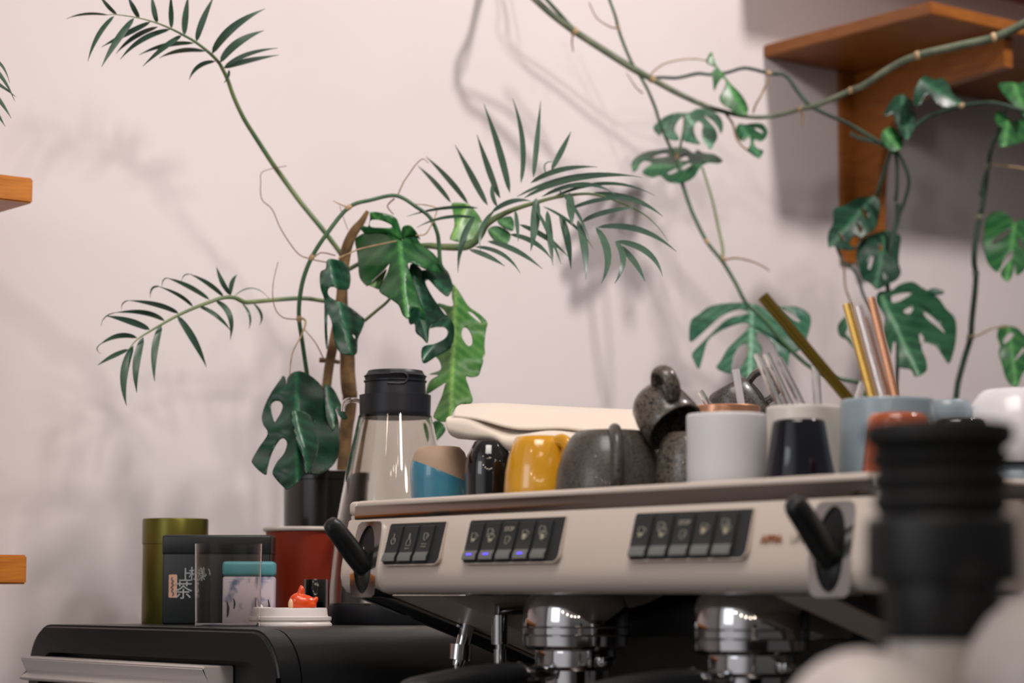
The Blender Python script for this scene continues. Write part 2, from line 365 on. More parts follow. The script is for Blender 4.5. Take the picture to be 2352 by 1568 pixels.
# front panel with rounded ends
bm = NB(); prof = [(.03, -.018), (.001, -.018), (-.0005, -.0195), (-.0095, -.068), (-.0105, -.077), (-.0085, -.087), (-.003, -.0935), (.008, -.0965), (.16, -.0965), (.16, -.018)]
us = [(-.0215, .018, .92), (-.0208, .011, .96), (-.018, .005, .985), (-.012, .0015, 1), (-.005, 0, 1), (.2, 0, 1), (.5, 0, 1), (.74, 0, 1), (.752, .0015, 1), (.758, .005, .985), (.7608, .011, .96), (.7615, .018, .92)]
rings = []
for u_, off, sc_ in us:
    rings.append([bm.verts.new((u_, min(y + off, .16), zw(-.018 - .001 + (z + .019) * sc_))) for y, z in prof])
for a, b in zip(rings, rings[1:]):
    for i in range(len(prof)): bm.faces.new([a[i], a[(i + 1) % len(prof)], b[(i + 1) % len(prof)], b[i]])
bm.faces.new(rings[0]); bm.faces.new(rings[-1][::-1])
obj('front_panel', bm, M_shell, MROOT, ang=35)
# steel band around the top, tray floor, rail
bm = NB(); box(bm, -.001, .741, .002, .50, zw(-.0185), zw(-.0085), .0015); box(bm, -.002, .742, .0006, .012, zw(-.0178), zw(-.0030), .001)
box(bm, -.002, .008, .012, .50, zw(-.0178), zw(-.003), .001); box(bm, .732, .742, .012, .50, zw(-.0178), zw(-.003), .001); box(bm, 0, .74, .49, .50, zw(-.0178), zw(-.003), .001)
obj('cup_tray', bm, M_band, MROOT, ang=35)
bm = NB(); loop = [(.004, .0045), (.736, .0045), (.736, .496), (.004, .496)]
for a, b in zip(loop, loop[1:] + loop[:1]): tube(bm, [(a[0], a[1], zw(-.0022)), (b[0], b[1], zw(-.0022))], .0042, 10)
obj('tray_rail', bm, M_shell, MROOT)
for s, u0, u1 in ((0, -.0135, .004), (1, .736, .7535)):
    bm = NB(); box(bm, u0, u1, .0005, .03, zw(-.0135), zw(.0018), .005, 4); box(bm, u0 + .004, u1 - .002, .002, .028, zw(-.0185), zw(-.0133))
    obj('corner_cap', bm, M_shell, MROOT, ang=50)
# body, backsplash, base, drip tray
bm = NB(); box(bm, .035, .705, .24, .52, .04, zw(-.019), .004); obj('body', bm, M_steel, MROOT, ang=35)
bm = NB(); box(bm, .14, .60, .226, .2395, .10, zw(-.097)); obj('backsplash', bm, M_darksteel, MROOT, smooth=False)
bm = NB(); box(bm, .02, .72, -.02, .52, .03, .095, .006); obj('base', bm, M_darksteel, MROOT, ang=35)
bm = NB(); box(bm, .06, .68, .0, .22, .096, .104)
for k in range(34): box(bm, .066 + k * .018, .074 + k * .018, .004, .216, .104, .112)
obj('drip_grate', bm, M_steel, MROOT, smooth=False)
for x, y in ((.06, .03), (.68, .03), (.06, .47), (.68, .47)):
    bm = NB(); lathe(bm, [(0, 0), (.02, 0), (.02, .03), (0, .03)], 24, (x, y, 0)); obj('foot', bm, M_blackrub, MROOT)
# side wings sloping back and down from the front panel
for u0, u1, g0, g1 in ((-.018, .135, -.004, .05), (.615, .758, .69, .744)):
    bm = NB(); zb = zw(-.0975)
    poly = [(.012, zb), (.17, zb - .052), (.30, zb - .10), (.34, zb - .20), (.44, zb - .34), (.50, zb - .36), (.50, zw(-.02)), (.161, zw(-.02)), (.161, zb)]
    prism(bm, poly, u0, u1, 'x'); obj('side_wing', bm, M_shell, MROOT, ang=30)
    bm = NB(); poly = [(.006, zb - .001), (.17, zb - .0555), (.30, zb - .104), (.30, zb - .1005), (.17, zb - .0525), (.02, zb - .003)]
    prism(bm, poly, g0 + .008, g1 - .008, 'x', 0); prism(bm, [(p[0], p[1] - .001) for p in poly], g0, g0 + .0075, 'x', 1); prism(bm, [(p[0], p[1] - .001) for p in poly], g1 - .0075, g1, 'x', 1)
    obj('wing_trim', bm, [M_black, M_chrome], MROOT, ang=30)
# steam levers
for uc in (.0335, .7035):
    bm = NB(); n = 40
    def face_y(z): # panel face at this height
        w_ = z - RAIL
        return -.0005 - .0095 * min(max((-.0195 - w_) / .0485, 0), 1.04) - .0022
    OZ, OA, OB = -.060, .0168, .0355
    outer = []; inner = []
    for k in range(n):
        a = 2 * math.pi * k / n; ca, sa = math.cos(a), math.sin(a)
        m_ = (abs(ca) ** 8 + abs(sa) ** 8) ** (-1 / 8)
        x, z = uc + .0235 * ca * m_, zw(-.0598 + .0395 * sa * m_); outer.append((x, z))
        inner.append((uc + OA * ca, zw(OZ + OB * sa)))
    ro = [bm.verts.new((x, face_y(z), z)) for x, z in outer]; rb = [bm.verts.new((x, .012, z)) for x, z in outer]
    ri = [bm.verts.new((x, face_y(z) - .0006, z)) for x, z in inner]; rr = [bm.verts.new((uc + (x - uc) * .94, face_y(z) + .0015, RAIL + OZ + (z - RAIL - OZ) * .96)) for x, z in inner]
    for k in range(n):
        j = (k + 1) % n
        bm.faces.new([ro[k], ro[j], rb[j], rb[k]]); bm.faces.new([ro[k], ro[j], ri[j], ri[k]])
        bm.faces.new([ri[k], ri[j], rr[j], rr[k]]).material_index = 1
    bm.faces.new(rr).material_index = 1
    hs = obj('lever_housing', bm, [M_chromeb, M_black], MROOT, ang=45)
    bm = NB(); pts = [(uc, -.002, zw(-.070)), (uc, -.012, zw(-.066)), (uc + .001, -.024, zw(-.055)), (uc + .002, -.040, zw(-.038)), (uc + .003, -.052, zw(-.0265)), (uc + .003, -.0565, zw(-.0225)), (uc + .003, -.0585, zw(-.0208))]
    tube(bm, pts, [.0105, .0118, .0115, .0108, .0102, .0075, .002], 20)
    tube(bm, [(uc + .010, -.006, zw(-.062)), (uc - .008, -.012, zw(-.068))], .0095, 16)
    ell(bm, (uc + .001, -.005, zw(-.075)), .0128, .010, .022)
    obj('lever', bm, M_black, hs)
# button panels
def face(u_, t, lift=0):   # t 0 top .. 1 bottom of module
    z = zw(-.0237 - .0430 * t); y = -.0022 - .0118 * t - lift
    return Vector((u_, y, z))
def cup_icon(bm, u_, t, s=1.0, fill=.4, mi=2, lift=.0026):
    def q(a, b): return face(u_ + a * .0042 * s, t + b * .10 * s, lift)
    tube(bm, [q(-.8, -1), q(.9, -1), q(.7, .6), q(.4, 1), q(-.4, 1), q(-.7, .6), q(-.8, -1)], .00028, 4, mi)
    tube(bm, [q(.9, -.7), q(1.5, -.6), q(1.6, -.1), q(1.2, .4), q(.75, .5)], .00026, 4, mi)
    if fill:
        vs = [bm.verts.new(q(a, b)) for a, b in ((-.5, .75 - 1.3 * fill), (.5, .75 - 1.3 * fill), (.4, .75), (-.4, .75))]
        bm.faces.new(vs).material_index = 4
def panel(u0, width, kinds, leds, group):
    n = len(kinds)
    bm = NB(); seg = 8; pr = []
    # rounded bottom corners
    r_ = .008
    def corner(cu, a0, a1):
        return [(cu + r_ * math.cos(a0 + (a1 - a0) * k / seg), 1 - (r_ / .043) + (r_ / .043) * math.sin(a0 + (a1 - a0) * k / seg)) for k in range(seg + 1)]
    pr = [(u0 + .002, 0), (u0 + width, 0)] + corner(u0 + width - r_, 0, math.pi / 2) + corner(u0 + r_, math.pi / 2, math.pi) + [(u0, .06)]
    fr = [bm.verts.new(face(a, t)) for a, t in pr]; bk = [bm.verts.new((a, .004, zw(-.0237 - .043 * t))) for a, t in pr]
    bm.faces.new(fr).material_index = 0
    for i in range(len(pr)): bm.faces.new([fr[i], fr[(i + 1) % len(pr)], bk[(i + 1) % len(pr)], bk[i]]).material_index = 1
    po = obj('button_panel', bm, [M_key, M_shell], MROOT, ang=40)
    bm = NB(); rim = [face(a, t, .0002) for a, t in pr[1:]] ; tube(bm, rim, .0007, 6)
    obj('panel_rim', bm, M_shell, po)
    m0 = .0045; pitch = (width - .012 - m0) / n; bw = pitch * .80
    for k, kd in enumerate(kinds):
        b0 = u0 + m0 + k * pitch; bm = NB()
        prof = [(.07, .0), (.09, .0018), (.40, .0020), (.70, .0030), (.80, .0046), (.90, .0042), (.93, .0010), (.93, 0)]
        L0 = [bm.verts.new(face(b0, t, l)) for t, l in prof]; L1 = [bm.verts.new(face(b0 + bw, t, l)) for t, l in prof]
        for i in range(len(prof) - 1):
            bm.faces.new([L0[i], L0[i + 1], L1[i + 1], L1[i]]).material_index = 1 if i in (3, 4) else 0
        bm.faces.new(L0); bm.faces.new(L1[::-1])
        uc_ = b0 + bw / 2
        if kd == 'power':
            c = [face(uc_ + .0034 * math.sin(a), .42 - .08 * math.cos(a), .0026) for a in [R(30 + i * 20) for i in range(16)]]
            tube(bm, c, .0003, 4, 2); tube(bm, [face(uc_, .24, .0026), face(uc_, .40, .0026)], .0003, 4, 2)
        elif kd == 'bottle':
            pp = [(-.0008, .26), (.0008, .26), (.0008, .36), (.0034, .45), (.0034, .54), (-.0034, .54), (-.0034, .45), (-.0008, .36), (-.0008, .26)]
            tube(bm, [face(uc_ + a, t, .0026) for a, t in pp], .0003, 4, 2)
            for a in (-.003, -.001, .001, .003): tube(bm, [face(uc_ + a, .59, .0028), face(uc_ + a - .0003, .62, .0028)], .0003, 4, 2)
        elif kd == 'heat':
            cup_icon(bm, uc_, .34, .8, 0)
            for b in (.50, .56): tube(bm, [face(uc_ - .0045 + i * .0011, b + (.025 if i % 2 else 0), .0027) for i in range(9)], .00022, 4, 2)
        elif kd == 'one': cup_icon(bm, uc_ - .001, .40, 1, .4)
        elif kd == 'two': cup_icon(bm, uc_ - .003, .31, .95, 0); cup_icon(bm, uc_, .42, .95, .45)
        elif kd == 'full': cup_icon(bm, uc_ - .001, .38, 1, .8)
        elif kd == 'twofull': cup_icon(bm, uc_ - .003, .29, .95, 0); cup_icon(bm, uc_, .40, .95, .8)
        elif kd == 'stop':
            e1 = Vector((1, 0, 0)); e2 = (face(0, 0) - face(0, 1)).normalized(); e3 = e1.cross(e2)
            mt = Matrix.Translation(face(uc_, .24, .0024)) @ Matrix((e1, e2, e3)).transposed().to_4x4()
            text_bm(bm, 'STOP', .0062, mt, .0002, 2); cup_icon(bm, uc_, .48, .85, 0)
        if k in leds:
            vs = [bm.verts.new(face(uc_ + a, t, l)) for a, t, l in ((-.0040, .765, .0044), (.0044, .765, .0044), (.0038, .80, .0050), (-.0042, .80, .0050))]
            bm.faces.new(vs).material_index = 3
        obj('button', bm, [M_key, M_keylip, M_icon, M_led, M_iconw], po, ang=30)
panel(.0690, .0990, ['power', 'bottle', 'heat'], [], '')
panel(.2062, .1500, ['one', 'two', 'stop', 'full', 'twofull'], [0, 1, 3], '')
panel(.4540, .1536, ['one', 'two', 'stop', 'full', 'twofull'], [], '')
# lettering
bm = NB(); e1 = Vector((1, 0, 0)); e2 = Vector((0, .0095, .0485)).normalized(); e3 = e1.cross(e2)
def pf(u_, w_): return Vector((u_, -.0005 - .0095 * (-.0195 - w_) / .0485 - .0006, zw(w_)))
mt = Matrix.Translation(pf(.6195, -.0508)) @ Matrix((e1, e2, e3)).transposed().to_4x4()
text_bm(bm, 'APPIA', .0098, mt, .0003, 0, 'LEFT', .0003)
mt = Matrix.Translation(pf(.6545, -.0508)) @ Matrix((e1, e2, e3)).transposed().to_4x4()
text_bm(bm, 'LIFE', .0098, mt, .0003, 1, 'LEFT')
obj('lettering', bm, [M_letter, M_letter2], MROOT, smooth=False)
# group heads and portafilters
for gi, (gu, gv) in enumerate(((.276, .075), (.522, .075))):
    bm = NB(); zt = zw(-.094)
    lathe(bm, [(0, 0), (.042, 0), (.0475, -.006), (.052, -.016), (.0525, -.033), (.0517, -.034), (.0525, -.035), (.0525, -.041), (.0517, -.042), (.0525, -.043), (.052, -.052), (.049, -.055), (.047, -.056), (0, -.056)], 64, (gu, gv, zt))
    box(bm, gu - .035, gu + .035, gv + .02, .225, zt - .045, zt - .002, .004)
    gh = obj('group_head', bm, M_chrome, MROOT, ang=30)
    bm = NB(); lathe(bm, [(0, -.0562), (.040, -.0562), (.0405, -.060), (.0405, -.072), (.038, -.074), (.035, -.076), (.033, -.098), (.024, -.108), (.012, -.112), (.010, -.125), (0, -.125)], 56, (gu, gv, zt))
    for s in (-1, 1): tube(bm, [(gu, gv, zt - .118), (gu + s * .016, gv - .002, zt - .126), (gu + s * .019, gv - .003, zt - .142)], [.009, .008, .0065], 14)
    box(bm, gu + .036, gu + .050, gv - .008, gv + .008, zt - .072, zt - .062, .002)
    pt = obj('portafilter', bm, M_chrome, MROOT, ang=30)
    bm = NB(); tube(bm, smooth_path([(gu, gv - .03, zt - .078), (gu, gv - .055, zt - .078), (gu, gv - .07, zt - .079)], 4), [.008, .008, .0125], 18, 1)
    tube(bm, smooth_path([(gu, gv - .068, zt - .079), (gu, gv - .10, zt - .081), (gu, gv - .15, zt - .086), (gu, gv - .195, zt - .092), (gu, gv - .207, zt - .094), (gu, gv - .211, zt - .0945)], 5), [.0115, .0135, .0145, .0135, .010, .004], 20, 0)
    obj('handle', bm, [M_black, M_chrome], pt)
# steam wand and hot water spout on the left
bm = NB(); zb = zw(-.0975)
tube(bm, smooth_path([(.055, .11, zb - .025), (.055, .10, zb - .06), (.055, .095, zb - .075)], 4), [.008, .008, .006], 14)
tube(bm, [(.055, .10, zb - .052), (.055, .098, zb - .068)], .0125, 18)
tube(bm, smooth_path([(.055, .095, zb - .07), (.058, .09, zb - .14), (.062, .06, zb - .26)], 5), [.0045, .0045, .004], 12)
obj('steam_wand', bm, M_chrome, MROOT)
bm = NB(); tube(bm, [(.135, .09, zb - .02), (.135, .09, zb - .05)], .0085, 18); tube(bm, [(.135, .09, zb - .055), (.135, .09, zb - .075)], .0065, 18); tube(bm, [(.135, .09, zb - .048), (.135, .09, zb - .14)], .0048, 14)
box(bm, .128, .142, .083, .24, zb - .02, zb - .008, .002)
obj('water_spout', bm, M_chrome, MROOT)
bm = NB(); tube(bm, smooth_path([(.17, .225, zb - .02), (.175, .17, zb - .012), (.19, .12, zb - .02), (.205, .11, zb - .035)], 5), [.006, .007, .0085, .009], 14)
obj('pipe', bm, M_chrome, MROOT)

# ================================================================ things on the machine's top
TZ = zw(-.0083) + MZ
def mpos(u_, v_, z=TZ): return Vector((RA.x, RA.y, 0)) + U * u_ + V * v_ + Vector((0, 0, z))
def shell(outer, wall=.003, base_at='bottom'):
    """closed pottery profile. outer runs from the closed base to the open rim"""
    inner = [(max(r - wall, .001), z) for r, z in outer]
    zb_, zr_ = outer[0][1], outer[-1][1]; sg = 1 if zr_ > zb_ else -1
    inn = [(r, z) for r, z in inner if (z - zb_) * sg > wall]
    rim = [((outer[-1][0] + inn[-1][0]) / 2 + wall * .25, zr_ + sg * wall * .35)]
    return [(0, zb_)] + outer + rim + inn[::-1] + [(0, zb_ + sg * wall)]
def cup(name, label, u_, v_, prof, m, cat='cup', handle=None, hmat=None, wall=.003, group=None, tilt=None, z=TZ):
    o = thing(name, label, cat, mpos(u_, v_, z), 0, group)
    bm = NB(); lathe(bm, shell(prof, wall), 64); obj('cup_body', bm, m, o, ang=50)
    if handle:
        pts, rad, fl = handle; bm = NB(); tube(bm, smooth_path(pts, 6), rad, 16, flat=fl); obj('handle', bm, hmat or m, o)
    if tilt: o.rotation_euler = tilt
    return o
def ud(H_, pts): return [(r, z) for r, z in pts]   # upside-down: from closed top down to rim on tray
# frame for handles facing the lens: direction from cup to camera
def tocam(u_, v_):
    p = mpos(u_, v_); d = Vector((-p.x, -p.y, 0)).normalized(); return d, Vector((-d.y, d.x, 0))
def handle_on(u_, v_, R0, zs_, out, turn=0, rad=.006, fl=1.0):
    d, s = tocam(u_, v_); dd = (d * math.cos(turn) + s * math.sin(turn))
    pts = [dd * r + Vector((0, 0, z)) for r, z in zip(out, zs_)]
    return (pts, rad, fl)
HT = .0083
cup('tea_cup', 'small upside-down cup, blue glaze under bare beige clay, beside the glass jug', .062, .066,
    [(.0185, .0675), (.0215, .0668), (.0265, .0615), (.0295, .053), (.0312, .043), (.0312, .03), (.0302, .014), (.029, .001)], M_twotone)
cup('dark_cup', 'glossy black upside-down cup with narrow shoulders, under the left end of the cloth', .141, .071,
    [(.0125, .0700), (.0150, .0692), (.0185, .0625), (.0225, .055), (.0248, .045), (.0252, .034), (.025, .016), (.0245, .001)], M_blackgl)
cup('yellow_mug', 'glossy yellow upside-down mug between the black cup and the dark grey mug', .226, .070,
    [(.0225, .0695), (.0242, .0688), (.0285, .060), (.0325, .047), (.0352, .033), (.0365, .018), (.0367, .001)], M_yellow, 'mug',
    handle_on(.226, .070, .03, [.062, .064, .058, .044, .030, .024, .024], [.022, .032, .041, .045, .043, .038, .030], R(43), .0052, 1.35))
cup('stoneware_mug', 'large dark grey upside-down mug with its handle facing forward, right of the yellow mug', .322, .081,
    [(.029, .0705), (.033, .0697), (.0405, .062), (.0475, .048), (.0522, .032), (.0542, .016), (.0546, .001)], M_stone, 'mug',
    handle_on(.322, .081, .05, [.066, .067, .058, .044, .030, .018, .012], [.028, .043, .0565, .062, .063, .060, .050], R(6), .0062, 1.25))
def u_at(px, v_, py=1000):
    r = ray(px, py); k = r.x / r.y
    return (k * (RA.y + v_ * V.y) - RA.x - v_ * V.x) / (U.x - k * U.y)
def Yof(u_, v_): return RA.y + u_ * U.y + v_ * V.y
# two speckled mugs, one tipped on the other, and a third behind
us_ = u_at(1590, .122)
cup('speckled_mug', 'speckled grey upside-down mug, lower of the stack peeking out left of the white mug', us_, .122,
    [(.024, .066), (.026, .0654), (.031, .057), (.0345, .043), (.036, .025), (.036, .001)], M_stoned, 'mug')
def tipped(label, u_, v_, zc, lean, mm, side=.3, back=0):
    prof = [(.017, .045), (.0205, .0438), (.0255, .037), (.0285, .024), (.0298, .008), (.030, 0)]
    p = mpos(u_, v_, zc); o = thing('tipped_mug', label, 'mug', p)
    bm = NB(); lathe(bm, shell(prof, .0032), 64); obj('cup_body', bm, mm, o, ang=50)
    a = Vector((math.cos(side), -math.sin(side), 0)); z = Vector((0, 0, 1))
    bm = NB(); tube(bm, smooth_path([a * .022 + z * .036, a * .034 + z * .040, a * .045 + z * .037, a * .050 + z * .026, a * .046 + z * .015, a * .037 + z * .010, a * .027 + z * .010], 6), .0075, 16, flat=.55, up=(0, 0, 1)); obj('handle', bm, mm, o)
    o.rotation_euler = (R(back), R(-lean), 0); return o
p_ = at(1550, 990, Yof(us_, .122)); q_ = (p_ - Vector((RA.x, RA.y, 0)))
tipped('speckled grey mug tipped over on the stack, its handle up beside the copper rim', q_.dot(U), q_.dot(V), p_.z + .004, 34, M_stoned, 1.15, -32)
u3 = u_at(1712, .305)
cup('stoneware_mug', 'grey upside-down mug at the back, hidden behind the copper rimmed glass', u3, .305, [(.024, .026), (.028, .023), (.031, .014), (.032, .001)], M_stone, 'mug')
p_ = at(1716, 986, Yof(u3, .305)); q_ = (p_ - Vector((RA.x, RA.y, 0)))
tipped('grey stoneware mug tipped at the back, its rounded handle showing behind the white cups', q_.dot(U), q_.dot(V), p_.z + .007, 30, M_stone, .2)
# white mug, upright
def upright(name, label, pxl, pxr, ptop, v_, m, flare=1.0, cat='cup', handle=None, wall=.0035):
    u_ = u_at((pxl + pxr) / 2, v_); Y = Yof(u_, v_); r = (at(pxr, ptop, Y).x - at(pxl, ptop, Y).x) / 2
    h = at((pxl + pxr) / 2, ptop, Y - r * .8).z - TZ; o = thing(name, label, cat, mpos(u_, v_))
    rb = r * flare
    out = [(rb * .90, 0), (rb * .97, .0012), (rb, .006), (rb + (r - rb) * .3, h * .3), (rb + (r - rb) * .7, h * .7), (r, h - .004), (r * .995, h - .0015)]
    bm = NB(); lathe(bm, shell(out, wall), 64); obj('cup_body', bm, m, o, ang=50)
    if handle: 
        bm = NB(); d = Vector((math.cos(handle), math.sin(handle), 0)); z = Vector((0, 0, 1))
        tube(bm, smooth_path([d * (r - .002) + z * h * .82, d * (r + .016) + z * h * .80, d * (r + .022) + z * h * .5, d * (r + .014) + z * h * .25, d * (rb - .002) + z * h * .22], 6), .0042, 14, flat=1.3); obj('handle', bm, m, o)
    return o, u_, Y, r, h
upright('white_cup', 'matt white straight cup in the front row between the grey mugs and the navy cup', 1577, 1761, 945, .070, M_whitem)
wc, wu, wY, wr, wh = upright('straw_cup', 'cream white cup behind the navy cup, holding the glass straws', 1761, 1937, 928, .172, M_cream)
bc, bu, bY, br, bh = upright('straw_cup', 'wide blue grey cup holding the gold, silver and copper metal straws', 1933, 2145, 910, .178, M_bluegrey, 1.08)
# copper rimmed glass
vg = .225; gu_ = u_at(1668, vg); gY = Yof(gu_, vg); gr = (at(1746, 930, gY).x - at(1590, 930, gY).x) / 2; gh_ = at(1668, 926, gY - gr).z - TZ
o = thing('copper_rim_glass', 'clear glass with a copper rim standing behind the matt white cup', 'glass', mpos(gu_, vg))
bm = NB(); lathe(bm, shell([(gr * .8, 0), (gr * .86, .002), (gr * .93, gh_ * .5), (gr * .95, gh_ - .010)], .002), 64); obj('glass_body', bm, M_glass, o)
bm = NB(); lathe(bm, [(gr * .955, gh_ - .010), (gr, gh_ - .0095), (gr * 1.0, gh_ - .001), (gr * .97, gh_), (gr * .93, gh_ - .001), (gr * .93, gh_ - .009)], 64, close=True); obj('rim', bm, M_rose, o)
# navy, orange and black cups
def updown(name, label, pxl, pxr, ptop, v_, m, prof, py=1090, cat='cup', z=TZ, wall=.003):
    u_ = u_at((pxl + pxr) / 2, v_, py); Y = Yof(u_, v_); r = (at(pxr, py, Y).x - at(pxl, py, Y).x) / 2
    h = at((pxl + pxr) / 2, ptop, Y - r * .6).z - z; o = thing(name, label, cat, mpos(u_, v_, z))
    bm = NB(); lathe(bm, shell([(a * r, b * h) for a, b in prof], wall), 64); obj('cup_body', bm, m, o, ang=50); return o, u_, Y, r, h
updown('navy_cup', 'glossy dark navy upside-down tapered cup in front of the cream straw cup', 1748, 1926, 960, .090, M_navy,
    [(.60, 1), (.655, .985), (.68, .95), (.80, .55), (.92, .22), (.985, .08), (1, .01)], 1085)
updown('orange_cup', 'glossy burnt orange upside-down cup, half hidden by the black grinder', 1979, 2150, 945, .082, M_terra,
    [(.62, 1), (.74, .985), (.82, .93), (.86, .80), (.92, .5), (.99, .2), (1, .01)], 1070)
updown('black_cup', 'glossy black upside-down cup behind the grinder, right of the orange cup', 2132, 2270, 958, .14, M_blackgl,
    [(.80, 1), (.88, .985), (.93, .93), (.97, .5), (1, .2), (1, .01)], 1000)
updown('pale_cup', 'pale grey upside-down cup behind the blue grey straw cup', 2122, 2236, 916, .275, M_bluegrey,
    [(.76, 1), (.86, .98), (.93, .90), (.98, .5), (1, .2), (1, .01)], 950)
u_ = u_at(2338, .330); Yb = Yof(u_, .330); ztop = at(2338, 890, Yb - .025).z; zmid = at(2338, 1060, Yb - .03).z
o = thing('pale_bowl', 'pale blue upside-down bowl at the right edge, lower of the two stacked', 'bowl', mpos(u_, .330)); hh = zmid - TZ - .0015
bm = NB(); lathe(bm, shell([(.036, hh), (.0395, hh - .001), (.0445, hh * .75), (.047, hh * .4), (.047, .001)], .003), 64); obj('bowl_body', bm, M_bluegrey, o)
o = thing('white_bowl', 'glossy white rounded upside-down bowl at the right edge, upper of the two stacked', 'bowl', mpos(u_, .330, zmid)); hh = ztop - zmid
bm = NB(); lathe(bm, shell([(.030, hh), (.0325, hh * .985), (.0365, hh * .93), (.0445, hh * .76), (.0505, hh * .52), (.0525, hh * .3), (.0515, hh * .12), (.050, .0005)], .003), 64); obj('bowl_body', bm, M_white, o)
# straws
def straw(name, label, px0, py0, px1, py1, Y0, Y1, rpx, m, wall=.0007, group=None, grooves=False):
    a, b = at(px0, py0, Y0), at(px1, py1, Y1); r = rpx / F * (Y0 + Y1) / 2
    o = thing(name, label, 'straw', a, 0, group)
    bm = NB(); d = (b - a).normalized(); ax = Vector((0, 0, 0))
    if grooves:
        q = d.to_track_quat('Z', 'Y').to_matrix().to_4x4(); L = (b - a).length; n = 24; rings = []
        for z in (0, L * .25, L * .5, L * .75, L):
            rings.append([bm.verts.new(q @ Vector(((r * (1 + .10 * math.cos(k * math.pi / 1.5 * 1.0 * 1))) * math.cos(2 * math.pi * k / n), r * math.sin(2 * math.pi * k / n), z))) for k in range(n)])
        ins = [[bm.verts.new(q @ Vector((r * .7 * math.cos(2 * math.pi * k / n), r * .7 * math.sin(2 * math.pi * k / n), z))) for k in range(n)] for z in (0, L)]
        seqs = rings + [ins[1], ins[0]]
        for A2, B2 in zip(seqs, seqs[1:] + seqs[:1]):
            for k in range(n): bm.faces.new([A2[k], A2[(k + 1) % n], B2[(k + 1) % n], B2[k]])
    else: hollow(bm, (0, 0, 0), b - a, r, wall)
    obj('tube', bm, m, o); return o
def base_px(px, py, dx, dy, k): return px + dx * k, py + dy * k
for lab, px0, py0, px1, py1, r_, m_, dy in (
    ('gold metal straw standing leftmost of the metal straws', 1945, 698, 2004, 915, 10.5, M_gold, 0.0),
    ('silver metal straw between the gold one and the copper ones', 1970, 704, 2027, 915, 11, M_silver, .005),
    ('copper metal straw, tallest of the upright metal straws', 2001, 684, 2057, 912, 10.5, M_rose, -.004),
    ('thin copper straw half hidden behind the silver straw', 1984, 730, 2040, 914, 8, M_rose, .018)):
    t = (1075 - py0) / (py1 - py0); bx, by = px0 + (px1 - px0) * t, py0 + (py1 - py0) * t
    straw('metal_straw', lab, bx, by, px0, py0, bY + dy, bY + .015 + dy, r_, m_, group=None)
straw('metal_straw', 'dull olive gold straw leaning far to the left out of the cup', 2040, 1025, 1752, 680, bY + .012, bY + .02, 13.5, M_olive, grooves=True)
for lab, px0, py0, px1, py1, dy in (
    ('clear glass straw, leftmost leaning in the cream cup', 1738, 812, 1790, 930, -.005),
    ('clear glass straw leaning second from the left in the cream cup', 1760, 812, 1815, 930, .012),
    ('clear glass straw leaning third from the left in the cream cup', 1788, 823, 1842, 930, .0),
    ('clear glass straw standing upright at the right of the cream cup', 1873, 838, 1878, 930, .008)):
    t = (1010 - py0) / (py1 - py0); straw('glass_straw', lab, px0 + (px1 - px0) * t, 1010, px0, py0, wY + dy, wY + .01 + dy, 10 if 'upright' in lab else 9, M_glass, .0012)
straw('plastic_straw', 'milky white straw standing in the copper rimmed glass', 1718, 1030, 1690, 848, gY + .01, gY, 8.5, M_white, .001)
straw('glass_straw', 'clear glass straw leaning left out of the copper rimmed glass', 1690, 1030, 1608, 898, gY - .004, gY - .01, 8, M_glass, .0012)
straw('glass_straw', 'clear glass straw tip behind the gold straw in the blue grey cup', 1955, 960, 1982, 878, bY + .025, bY + .03, 9, M_glass, .0012)
# cream cloth folded over the cups
o = thing('folded_cloth', 'cream cloth lying folded over the tops of the cups, looped at its left end', 'cloth', at(1250, 1000, 2.40))
def loft(rows, name, thick=.0022, sub=6):
    bm = NB(); G = []
    for Yr, pts in rows:
        pp = [at(x, y, (Yr if not isinstance(Yr, tuple) else Yr[0] + (Yr[1] - Yr[0]) * k / (len(pts) - 1))) - o.location for k, (x, y) in enumerate(pts)]
        sp = smooth_path(pp, 8); ks = [(min(int(i / 48 * (len(sp) - 1)), len(sp) - 2), i / 48 * (len(sp) - 1)) for i in range(49)]; L = [sp[k0].lerp(sp[k0 + 1], kf - k0) for k0, kf in ks]; G.append(L)
    cols = [smooth_path([g[i] for g in G], sub) for i in range(49)]
    vs = [[bm.verts.new(p + Vector((0, 0, .0005 * math.sin(i * .22 + j * .2) * min(j / 8, 1)))) for j, p in enumerate(c)] for i, c in enumerate(cols)]
    for i in range(48):
        for j in range(len(cols[0]) - 1): bm.faces.new([vs[i][j], vs[i + 1][j], vs[i + 1][j + 1], vs[i][j + 1]])
    ob = obj(name, bm, M_cloth, o, ang=180)
    md = ob.modifiers.new('thickness', 'SOLIDIFY'); md.thickness = thick; md.offset = 0
    return ob
loft([((2.495, 2.415), [(1060, 931), (1140, 927), (1290, 935), (1430, 941), (1545, 944)]),
      ((2.45, 2.38), [(1048, 938), (1125, 936), (1290, 947), (1430, 957), (1540, 962)]),
      ((2.40, 2.34), [(1042, 956), (1100, 962), (1190, 985), (1300, 985), (1400, 1000), (1520, 1015)])], 'top_fold')
loft([((2.45, 2.38), [(1046, 955), (1110, 964), (1200, 986), (1290, 985), (1370, 1000)]),
      ((2.405, 2.36), [(1028, 961), (1080, 962), (1130, 985), (1180, 1002), (1270, 990), (1360, 1000)]),
      ((2.395, 2.35), [(1025, 976), (1075, 988), (1130, 1000), (1170, 1018), (1230, 1000), (1330, 1010)]),
      ((2.40, 2.36), [(1034, 995), (1085, 1006), (1135, 1011), (1178, 1036), (1220, 1015), (1300, 1015)]),
      ((2.44, 2.39), [(1052, 1004), (1100, 1010), (1150, 1014), (1200, 1016), (1290, 1015)])], 'lower_fold')

